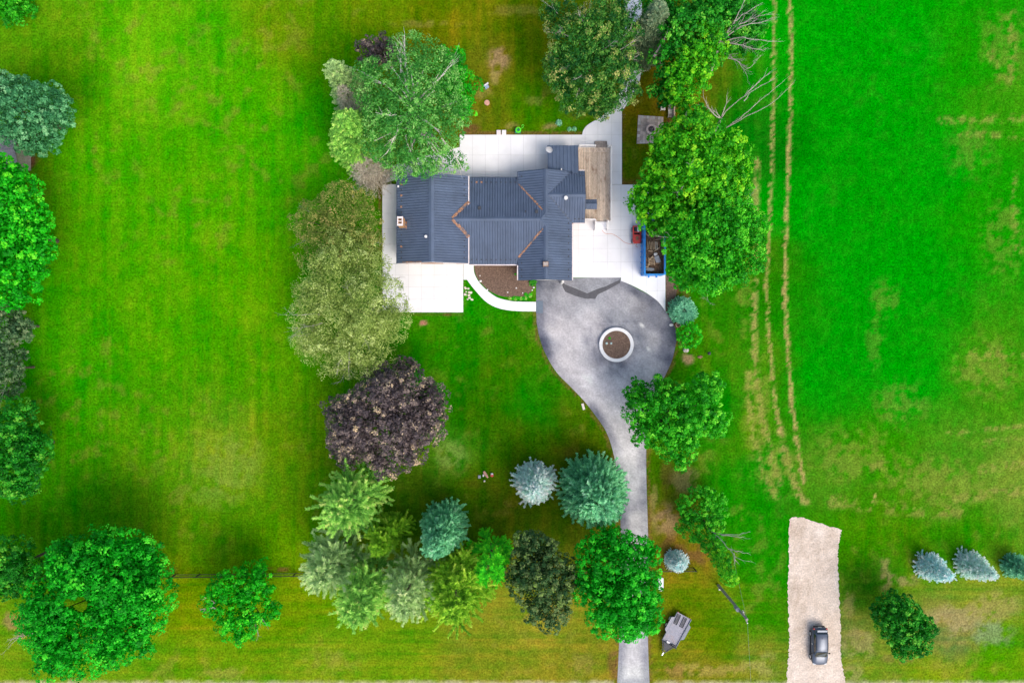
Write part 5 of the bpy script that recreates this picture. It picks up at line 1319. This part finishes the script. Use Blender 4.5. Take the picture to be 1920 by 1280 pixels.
def conifer(name, label, px, py, rpx, h, pal, seed, pitch=(-.12, .75), power=.85, z0=.06, tier=.30, gapb=.55, br=.20, needle=.26, dens=26, side=3, group=None, bark='bark', cat='tree', width=.34, jitter=.16, lean=(0, 0), sparse=0.0, tipk=.22):
    rs = np.random.RandomState(seed); x, y = G(px, py); R = rpx / 16.0
    t = thing(name, label, cat, (x, y, 0), 0, group)
    S0 = []; S1 = []; U = []; br_m = MB()
    z = h * z0
    while z < h * .985:
        f = z / h; Lz = R * max(0, 1 - f) ** power + .12
        nb = max(4, int(2 * math.pi * Lz * .62 / gapb)); a0 = rs.rand() * 6.28
        tx, ty = x + lean[0] * f, y + lean[1] * f
        for k in range(nb):
            if rs.rand() < sparse: continue
            a = a0 + 2 * math.pi * (k + rs.uniform(-.3, .3)) / nb; L = Lz * (1 + rs.normal(0, jitter)); L = max(L, .15)
            zz = z + rs.uniform(-.5, .5) * tier
            pt = (pitch[0] + (pitch[1] - pitch[0]) * f) + rs.uniform(-.12, .12)
            d = np.array([math.cos(a), math.sin(a), pt]); p0 = np.array([tx, ty, zz]); p1 = p0 + d * L
            if p1[2] < .12: p1[2] = .12
            S0.append(p0 + (p1 - p0) * .3); S1.append(p1); U.append(1.0)
            if L > .9 and rs.rand() < .6: br_m.tube([p0, p0 + (p1 - p0) * .85], [.03, .01], 3)
            for s in range(side):
                tt = .38 + .5 * (s + rs.rand() * .6) / side
                for sg in (-1, 1):
                    b = a + sg * rs.uniform(.55, .95); l2 = L * (1 - tt) * rs.uniform(.7, 1.1) + .12
                    q0 = p0 + (p1 - p0) * tt; q1 = q0 + np.array([math.cos(b), math.sin(b), pt + rs.uniform(-.1, .2)]) * l2
                    if q1[2] < .1: q1[2] = .1
                    S0.append(q0); S1.append(q1); U.append(.85)
        z += tier * (1 if f < .8 else .6)
    S0.append(np.array([x + lean[0] * .86, y + lean[1] * .86, h * .84])); S1.append(np.array([x + lean[0], y + lean[1], h])); U.append(1.2)
    S0 = np.array(S0); S1 = np.array(S1); U = np.array(U); ln = np.linalg.norm(S1 - S0, axis=1)
    n = np.maximum(3, (ln * dens).astype(int)); i = np.repeat(np.arange(len(n)), n); m = len(i)
    u = rs.rand(m); ax = unit(S1 - S0)[i]; rad = rs.randn(m, 3); rad = unit(rad - ax * np.sum(rad * ax, 1, keepdims=True))
    rr = br * (1.05 - .55 * u) * U[i]
    T = unit(ax * .9 + rad); P = S0[i] + (S1 - S0)[i] * u[:, None] + rad * (rr * rs.uniform(.2, .9, m))[:, None] + ax * .04
    Nn = unit(np.cross(T, np.cross(rad, T)) + .9 * np.array([0, 0, 1]) + .35 * rs.randn(m, 3))
    bt = np.clip(rs.normal(.38, .17, len(n)), 0, 1)
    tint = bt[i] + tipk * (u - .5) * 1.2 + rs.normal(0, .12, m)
    sz = needle * rs.uniform(.7, 1.25, m)
    ok = P[:, 2] > .03
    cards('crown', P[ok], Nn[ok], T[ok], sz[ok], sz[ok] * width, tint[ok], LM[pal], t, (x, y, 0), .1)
    MB().tube([(x, y, 0), (x + lean[0] * .5, y + lean[1] * .5, h * .5), (x + lean[0] * .97, y + lean[1] * .97, h * .97)], [.03 + h * .014, .02 + h * .008, .015], 7).build('trunk', M[bark], t)
    if br_m.v: br_m.build('branch', M['bark' if pal != 'dead' else 'dead_bark'], t)
    return t

# left edge of the lot
leafy('shrub', 'low olive green shrub at the far northwest lawn corner', 'shrub', [(8,2,34,2.2),(36,12,24,1.8),(16,22,24,1.7)], 'mid', 101, leaf=.26)
leafy('pine_tree', 'blue green rounded pine north of the grey shed roof', 'tree', [(40,205,58,6.5),(92,205,40,5.5),(70,250,40,5),(20,185,40,6),(105,235,26,4.5)], 'pinebl', 102, spacing=.7, puff=.46, leaf=.24, per=41, sub=8)
leafy('maple_tree', 'bright leafy maple south of the grey shed roof', 'tree', [(8,380,66,8.5),(28,440,60,8),(16,520,58,8),(50,472,42,7),(6,330,40,7)], 'maple', 103, leaf=.32, wild=.5, ext=())
leafy('spruce_tree', 'dark bluish green spruce tucked below the bright leafy maple', 'tree', [(14,606,36,5),(34,618,24,4)], 'oldspr', 104, spacing=.6, puff=.36, leaf=.22, per=41)
leafy('spruce_tree', 'grey olive thinning spruce between dark spruce and dense cedar', 'tree', [(8,680,36,5),(28,668,20,4),(14,724,26,4)], 'oldspr', 105, spacing=.6, puff=.36, leaf=.2, per=34, gap=.2, dead=3)
leafy('cedar_tree', 'dense dark green cedar mass standing alone on the west boundary', 'tree', [(26,795,50,6),(40,845,50,6.5),(30,890,44,5.5),(60,860,30,5)], 'deepg', 106, spacing=.75, puff=.5, leaf=.24, per=41)
leafy('cedar_tree', 'dark green cedar just west of the biggest maple', 'tree', [(20,1050,44,6),(44,1062,32,5.5),(16,1088,32,5)], 'deepg', 107, spacing=.75, puff=.5, leaf=.24, per=41)
leafy('maple_tree', 'biggest bright green maple with an open gap in its broad crown', 'tree', [(205,1080,84,9),(130,1110,70,9),(250,1125,70,9),(160,1190,76,8.5),(225,1180,60,8.5),(92,1165,48,7.5),(278,1055,40,8),(130,1060,44,8.5),(110,1215,40,7),(195,1030,36,8)], 'maple2', 108,
      spacing=1.0, puff=.66, leaf=.30, per=37, holes=[(150,1132,15),(128,1130,10)], dead_px=[(70,1185,6.5,-1,-.3,2.6),(60,1175,6.5,-.6,-.7,2.4),(75,1190,6.2,-.9,.3,2)], sub=8, limbs=14)
leafy('maple_tree', 'small round bright maple with bare grey twigs astride the black fence', 'tree', [(428,1108,36,5.5),(478,1098,33,5.5),(504,1145,20,4.5),(448,1165,33,5.5),(404,1135,20,5),(470,1140,30,5.5),(490,1062,12,3),(458,1068,8,2.5)], 'maple', 109,
      spacing=.8, puff=.5, leaf=.25, per=37, dead=0, dead_px=[(405,1130,5.6,-.6,.5,1.5),(400,1140,5.5,-.7,.2,1.4),(410,1145,5.6,-.3,.6,1.3),(478,1165,5.6,.3,-.6,1.6),(485,1150,5.7,.5,-.3,1.4)], holes=[(488,1140,9)])
# front grove
conifer('pine_tree', 'light green pine just below the copper beech', 686, 912, 58, 14.5, 'pine', 201, gapb=1.15, br=.34, needle=.32, dens=62, tier=.82, power=.6, z0=.2, width=.24, pitch=(.1,.95), side=1, jitter=.3, tipk=.5)
conifer('pine_tree', 'greyish pine with brown inner boughs south of the light green pine', 650, 1018, 56, 13, 'pinegr', 202, gapb=1.15, br=.34, needle=.32, dens=62, tier=.82, power=.6, z0=.2, width=.24, pitch=(.1,.95), side=1, jitter=.3, tipk=.5)
conifer('pine_tree', 'tall yellowish green pine at southwest corner of the front grove', 712, 1062, 56, 15.5, 'pine', 203, gapb=1.15, br=.34, needle=.32, dens=62, tier=.82, power=.6, z0=.2, width=.24, pitch=(.1,.95), side=1, jitter=.3, tipk=.5)
conifer('pine_tree', 'slim grey green pine between two yellow green pines', 786, 1054, 48, 15, 'pinegr', 204, gapb=1.15, br=.34, needle=.32, dens=62, tier=.82, power=.6, z0=.2, width=.24, pitch=(.1,.95), side=1, jitter=.3, tipk=.5)
conifer('spruce_tree', 'broad lime green spruce at southern edge of the front grove', 866, 1060, 60, 15, 'lime', 205, gapb=1.2, br=.27, needle=.34, dens=60, tier=.9, power=.65, z0=.15, width=.24, pitch=(.0,.85), side=2, jitter=.3, tipk=.45)
conifer('larch_tree', 'open feathery lime green young conifer beside the light green pine', 736, 984, 36, 10, 'lime', 206, gapb=1.25, br=.2, needle=.28, dens=50, tier=.8, power=.6, z0=.1, width=.26, side=4, jitter=.25)
conifer('spruce_tree', 'oval blue green spruce in the middle of the front grove', 838, 972, 41, 13, 'teal', 207, gapb=.62, br=.3, needle=.26, dens=70, tier=.52, power=.5, z0=.1, pitch=(.0,.6), side=1, jitter=.13)
conifer('larch_tree', 'feathery bright green conifer beside the oval blue green spruce', 922, 1020, 42, 11.5, 'fern', 208, gapb=1.9, br=.19, needle=.3, dens=54, tier=1.0, power=.6, z0=.1, width=.26, side=4, jitter=.22)
leafy('oak_tree', 'dark brownish green oval tree west of the bright round maple', 'tree', [(1005,1050,46,8),(1018,1100,50,9),(1040,1075,36,8.5),(1028,1140,36,9),(985,1075,32,7.5),(1000,1030,32,6.5)], 'darkg', 209, spacing=.72, puff=.46, leaf=.24, per=41)
leafy('maple_tree', 'bright round emerald maple overhanging the south end of driveway', 'tree', [(1150,1065,66,9),(1185,1055,48,8.5),(1165,1125,64,9.5),(1195,1105,42,9),(1118,1095,42,9),(1140,1022,34,8),(1170,1160,34,8.5),(1200,1150,36,8.5)], 'maple2', 210, spacing=.8, puff=.5, leaf=.27, per=37)
conifer('spruce_tree', 'silvery white spruce on the front lawn beside the teal spruce', 1001, 899, 36, 7.5, 'silver', 211, gapb=.5, br=.26, needle=.22, dens=70, tier=.42, power=.6, z0=.06, side=1, jitter=.16)
conifer('spruce_tree', 'large round teal spruce touching the west side of driveway', 1108, 910, 61, 10.5, 'teal', 212, gapb=.62, br=.3, needle=.26, dens=70, tier=.5, power=.45, z0=.08, side=1, jitter=.12)
leafy('copper_beech', 'dark purple copper beech with pale bronze top on the front lawn', 'tree', [(725,785,80,8.5),(770,755,62,7.5),(672,790,56,7.5),(722,722,40,6.5),(795,790,42,7),(735,845,46,7),(655,835,34,6),(800,740,30,6),(640,770,30,6),(760,690,20,5)], 'copper', 213, spacing=.8, puff=.52, leaf=.23, per=37, sub=10, wild=.5, ext=())
# west of the house
leafy('willow_tree', 'pale olive willow with bare silver twigs by the front patio corner', 'tree', [(690,575,64,8.5),(635,525,56,8),(622,605,54,7.5),(680,640,52,7.5),(640,668,38,6),(722,590,38,8),(592,640,32,5.5),(596,560,36,6),(650,480,40,7),(700,510,30,7)], 'olive', 214, spacing=.78, puff=.78, leaf=.15, per=58, gap=.18, sub=12, subr=(.2,.5), fray=(.85,1.14),
      dead_px=[(600,590,8,-1,.1,3.0),(605,605,7.6,-1,-.2,3.0),(595,620,7.2,-1,-.5,2.4),(640,670,7.5,-.4,-1,2),(655,660,7.8,-.1,-1,2.2),(690,600,9.2,.2,.6,1.8),(660,560,9.2,-.2,.6,1.6)], dead=5, core=20, wild=.7)
leafy('ash_tree', 'rust tinged olive tree west of the left roof', 'tree', [(640,395,44,5.5),(598,420,40,5.5),(672,428,36,5.5),(606,460,44,6),(664,380,28,4.5),(655,460,38,6),(690,455,22,5)], 'rusty', 215, spacing=.72, puff=.7, leaf=.15, per=52, gap=.18, subr=(.2,.5), fray=(.85,1.14), dead=6, core=12, wild=.7)
conifer('spruce_tree', 'grey green spruce at the northern end of the western conifer row', 668, 190, 34, 11, 'pinegr', 216, gapb=.6, br=.3, needle=.26, dens=64, tier=.5, power=.6, side=1)
conifer('dead_spruce', 'bare pale grey dead conifer between two living spruces', 672, 212, 27, 8.5, 'dead', 217, gapb=.5, br=.1, needle=.26, dens=20, tier=.34, width=.12, bark='dead_bark', power=.7)
conifer('spruce_tree', 'soft light green spruce in the middle of the western conifer row', 690, 286, 52, 12.5, 'pine', 218, gapb=.62, br=.34, needle=.28, dens=64, tier=.52, power=.6, z0=.12, side=2)
conifer('dead_spruce', 'grey bare lower dead conifer at the corner of the side path', 700, 324, 38, 6.5, 'dead', 219, gapb=.5, br=.12, needle=.28, dens=20, tier=.3, width=.12, bark='dead_bark', power=.7)
leafy('birch_tree', 'large birch with white limbs leaning over the left roof', 'tree', [(760,190,72,11),(715,165,46,10),(812,150,50,10),(795,245,60,10),(728,255,46,9),(840,205,36,9),(775,110,38,10),(750,310,22,7.5),(790,300,30,8),(838,300,22,7.5),(862,310,10,7)], 'birch', 220, spacing=.85, puff=.72, leaf=.2, per=56, gap=.16, bark='birch_bark', out_limbs=18, limb_r=.16, core=8, wild=.7, trunk_r=.3)
leafy('lilac_tree', 'vivid green low tree on the east side of the white limbed birch', 'tree', [(858,165,36,4.5),(846,115,26,4),(872,205,18,3.5)], 'maple', 221, spacing=.7, puff=.48, leaf=.22, per=41)
leafy('plum_tree', 'dark purple leaved tree peeping north of the birch', 'tree', [(695,98,24,6.5),(725,92,24,6)], 'copper', 222, spacing=.7, puff=.46, leaf=.24, per=41)
# north-east
leafy('willow_tree', 'dull mottled green tree with grey dead twigs over the northern path', 'tree', [(1085,80,50,9.5),(1060,130,38,7.5),(1125,50,44,9.5),(1115,135,50,9),(1150,175,30,7.5),(1080,180,34,6),(1130,195,24,5.5),(1055,30,32,8),(1150,110,34,8.5),(1176,125,22,8),(1170,60,24,9),(1186,172,16,6),(1158,20,26,8.5)], 'dull', 223, spacing=.8, puff=.62, leaf=.22, per=48, gap=.16, dead=24, wild=.7, tvar=.3, dead_px=[(1060,70,9.5,-1,0,1.8),(1160,95,9,.6,.2,2),(1110,140,9.5,-.2,-.4,2),(1100,165,8,-.6,-.6,1.8)])
conifer('fir_tree', 'grey green fir standing between the northern path and the dark ash', 1199, 100, 34, 12, 'greyol', 224, gapb=.45, br=.22, needle=.24, dens=28, tier=.36, power=.6)
leafy('ash_tree', 'deep green ash behind the bare silver limbs at the north boundary', 'tree', [(1285,55,50,8.5),(1262,115,38,7.5),(1335,28,44,8.5),(1250,165,28,5.5),(1395,60,34,6.5),(1375,15,36,7),(1240,20,30,8)], 'deepg', 225, spacing=.8, puff=.58, leaf=.28, per=41, wild=.55)
leafy('ash_tree', 'yellow green tree crown in front of the deep green ash', 'tree', [(1310,115,34,9.5),(1288,150,38,8.5),(1338,95,24,9.5),(1275,180,24,6.5),(1325,60,20,9)], 'yellow', 226, spacing=.75, puff=.54, leaf=.26, per=41, wild=.5)
leafy('maple_tree', 'tall yellow green maple between the fire pit and the field', 'tree', [(1300,300,74,9.5),(1255,335,52,8),(1352,300,46,9),(1226,372,38,7),(1300,232,30,8.5),(1203,378,24,5.5),(1330,360,50,9),(1265,270,36,7.5),(1270,385,46,8.5),(1228,408,26,6.5),(1365,345,36,8.5)], 'yellow', 227, spacing=.85, puff=.58, leaf=.30, per=37, wild=.55, dead=4)
leafy('maple_tree', 'broad mid green maple hanging over the blue dumpster', 'tree', [(1330,440,66,9.5),(1282,450,42,9),(1388,480,44,8.5),(1325,505,44,8.5),(1282,520,26,7.5),(1398,432,34,8),(1280,488,26,8),(1266,426,28,8.5),(1355,400,46,9)], 'mid', 228, spacing=.85, puff=.56, leaf=.28, per=37, wild=.55, dead=3)
leafy('maple_tree', 'wide leafy maple overhanging the neck of the driveway', 'tree', [(1255,785,58,6.5),(1305,760,44,6.5),(1208,768,36,5.5),(1270,838,34,6.5),(1192,735,20,4),(1332,790,28,5.5),(1215,812,28,5.5),(1325,725,26,5),(1240,735,24,5)], 'mid', 229, spacing=.78, puff=.5, leaf=.26, per=37, wild=.5)
conifer('blue_spruce', 'low spreading blue green spruce at the parking apron corner', 1276, 583, 22, 1.7, 'bluegr', 230, gapb=.3, br=.14, needle=.2, dens=34, tier=.16, power=.35, z0=.1, pitch=(.1,.6))
leafy('round_bush', 'round clipped bright green bush beside the clay flower pot', 'bush', [(1292,629,22,1.3)], 'maple', 231, spacing=.36, puff=.26, leaf=.13, per=41, sub=4, limbs=3)
leafy('vine_column', 'vine covered leaning column with a lime green leafy tip', 'tree', [(1310,950,36,2.8),(1335,945,26,2.6),(1300,985,26,2.6),(1325,990,28,4),(1338,1022,20,5.5),(1352,1050,15,7),(1362,1072,12,8.4)], 'mid', 232, spacing=.5, puff=.36, leaf=.18, per=41, sub=6)
leafy('vine_top', 'lime yellow vine tuft crowning the leaning leafy column', 'vine', [(1368,1082,14,9.8,.8),(1356,1062,10,8.9,.7),(1345,1042,8,7.6,.6)], 'yellow', 233, spacing=.4, puff=.26, leaf=.15, per=36, sub=4, limbs=0)
conifer('blue_spruce', 'small pale blue spruce at the end of the short black fence', 1266, 1048, 17, 2.6, 'blue', 234, gapb=.28, br=.13, needle=.18, dens=36, tier=.18, power=.6, z0=.06)
conifer('blue_spruce', 'bluest of three young spruces, standing nearest the gravel drive', 1737, 1058, 24, 4.6, 'blue', 235, gapb=.4, br=.2, needle=.19, dens=70, tier=.3, power=.75, z0=.05, side=1)
conifer('blue_spruce', 'middle of three young spruces east of the gravel drive', 1812, 1055, 24, 4.8, 'silver', 236, gapb=.4, br=.2, needle=.19, dens=70, tier=.3, power=.75, z0=.05, side=1)
conifer('blue_spruce', 'greenest of three young spruces, farthest from the gravel drive', 1893, 1056, 21, 4.0, 'bluegr', 237, gapb=.4, br=.2, needle=.19, dens=70, tier=.3, power=.75, z0=.05, side=1)
leafy('oak_tree', 'compact deep green tree east of the parked car', 'tree', [(1685,1160,40,4.5),(1668,1145,30,3.5),(1712,1188,34,4.5),(1698,1203,26,5),(1680,1130,20,2.8),(1725,1175,22,4)], 'deepg', 238, spacing=.7, puff=.45, leaf=.25, per=41, wild=.55)
# small garden plants
def tuft(nm, label, px, py, r, hgt, pal, seed, group=None, base=0.0):
    rs = np.random.RandomState(seed); x, y = G(px, py)
    t = thing(nm, label, 'plant', (x, y, base), 0, group); n = 260
    a = rs.rand(n) * 6.28; el = rs.uniform(.2, 1.4, n); d = np.stack([np.cos(a) * np.cos(el), np.sin(a) * np.cos(el), np.sin(el)], 1)
    P = np.array([x, y, base + .02]) + d * (np.array([r, r, hgt]) * rs.uniform(.25, 1, (n, 1)))
    cards('leaves', P, unit(d * .3 + np.array([0, 0, .8]) + .5 * rs.randn(n, 3)), d + .3 * rs.randn(n, 3), np.full(n, r * .5), np.full(n, r * .22), rs.rand(n), LM[pal], t, (x, y, base))
    MB().tube([(x, y, base - .01), (x, y, base + hgt * .5)], .02, 5).build('stem', M['bark'], t)
tuft('leafy_plant', 'blue green hosta on the back lawn north of the lean-to roof', 1048, 231, .42, .4, 'bluegr', 301)
tuft('leafy_plant', 'teal leafy plant against the back patio edge near the curved path', 1067.5, 243, .3, .35, 'teal', 302)
tuft('leafy_plant', 'second teal leafy plant against the back patio edge, beside curved path', 1077, 243, .32, .35, 'teal', 303)
tuft('leafy_plant', 'small blue flowering plant in the ring planter at its rim', 1136.5, 643.5, .16, .2, 'blue', 304, base=.34)
tuft('leafy_plant', 'small blue flowering plant in the ring planter nearer its centre', 1145, 643.5, .15, .2, 'blue', 305, base=.34)
tuft('leafy_plant', 'small green weed in the ring planter soil', 1142, 634, .17, .15, 'maple', 306, base=.34)
tuft('leafy_plant', 'dark green plant at the garage corner beside the front bed', 999, 529, .5, .5, 'deepg', 307)
tuft('leafy_plant', 'tiny green plant in front bed against the garage wing', 966.5, 514, .14, .15, 'maple', 308, base=.03)
for k in range(14):
    tuft('weed_clump', 'green weeds creeping over the southern edge of front bed', 958 + k * 2.9 + RS.uniform(-2, 2), 559 - (k > 9) * RS.uniform(0, 14) + RS.uniform(-1.5, 2), .24, .1, 'maple' if k % 3 else 'pine', 310 + k, 'weeds on the front bed', base=.02)

# ------------------------------------------------------------------ dead and bare trees
def bare(name, label, base, limbs, seed, mt='dead_bark', r0=.16, spread=.5, depth=2, twl=.55):
    """limbs: polylines of (px, py, height)"""
    rng = random.Random(seed); x, y = G(*base)
    t = thing(name, label, 'tree', (x, y, 0))
    first = Vector(G3(*limbs[0][0]))
    MB().tube([(x, y, 0), Vector((x, y, 0)).lerp(first, .55) + Vector((.1, 0, .3)), first], [r0 * 1.3, r0 * 1.1, r0 * .8], 8).build('trunk', M[mt], t)
    for L in limbs:
        m = MB(); pts = [Vector(G3(*q)) for q in L]; pts = [Vector(q) for q in smooth_line([tuple(p) for p in pts], 4)]
        pts = [p + Vector((rng.uniform(-.06, .06), rng.uniform(-.06, .06), rng.uniform(-.05, .05))) for p in pts]
        n = len(pts); rad = [max(.014, r0 * .5 * (1 - .88 * i / (n - 1))) for i in range(n)]
        m.tube(pts, rad, 5)
        if depth:
            for i in range(2, n):
                for k in range(rng.randint(0, 2)):
                    d = (pts[i] - pts[i - 1]).normalized() + Vector((rng.uniform(-1, 1), rng.uniform(-1, 1), rng.uniform(-.3, .6))) * spread
                    twigs(m, pts[i], d, twl * rng.uniform(.6, 1.6) * (1.2 - .5 * i / n), rad[i] * .55, depth - 1, rng, .5)
        m.build('limb', M[mt], t)
    return t
bare('dead_tree', 'bare silver grey dead tree fanning over the north field edge', (1330, 140), [[(1350,75,7),(1372,48,9),(1390,15,10.5),(1402,-10,11)], [(1350,75,7),(1380,50,9),(1412,34,10),(1440,28,10.5)], [(1352,78,7),(1390,50,9),(1425,42,10),(1446,36,10.5)], [(1352,80,7),(1385,70,8.5),(1420,75,9.2),(1455,79,9.5)], [(1354,82,7),(1385,84,8),(1415,92,8.5),(1435,96,8.8)], [(1350,95,6),(1375,110,7),(1395,130,7.5),(1402,150,7.8)], [(1350,110,5.5),(1378,112,6.5),(1400,128,7),(1415,118,7.2)], [(1355,72,7),(1385,35,9.5),(1405,20,10.5),(1430,5,11)]], 401, r0=.15, spread=.55, twl=.9)
bare('dead_tree', 'forked bleached dead tree reaching over the field tracks', (1325, 265), [[(1352,223,4.5),(1365,205,6),(1395,180,8),(1430,160,9.5),(1452,148,10)], [(1352,223,4.5),(1362,195,5.5),(1364,175,6.5)], [(1362,240,4),(1395,215,6.5),(1430,185,8.5),(1472,150,10)], [(1362,240,4),(1400,218,6.5),(1445,195,8.5),(1488,156,10)], [(1352,223,4.5),(1335,212,5),(1322,190,5.5),(1318,168,6)], [(1395,180,8),(1425,152,9.5),(1448,132,10.5)], [(1352,223,4.5),(1338,208,5),(1310,196,5.5)], [(1395,190,8),(1405,175,8.8)]], 402, r0=.15, spread=.35, depth=1, twl=.7)
bare('dead_tree', 'bare grey dead limb leaning out of the vine covered column', (1315, 975), [[(1334,996,5),(1352,1012,6.5),(1372,1035,8),(1385,1047,8.6),(1410,1053,9.2)], [(1336,998,5),(1355,1001,6),(1385,1001,7.5),(1407,996,8)], [(1352,1002,6),(1380,1005,7),(1402,1009,7.6)], [(1365,1028,7.2),(1385,1033,8),(1405,1038,8.4)], [(1375,1037,8),(1378,1050,8.2),(1376,1056,8.3)]], 403, r0=.12, spread=.4, depth=1, twl=.45)
bare('broken_branch', 'large fallen bare limb caught across the north trees', (1240, 120), [[(1228,104,8),(1242,78,9),(1258,55,9.5),(1268,40,9.8)], [(1242,78,9),(1250,66,9.6),(1252,50,9.9)]], 404, mt='old_wood', r0=.22, spread=.3, depth=0)
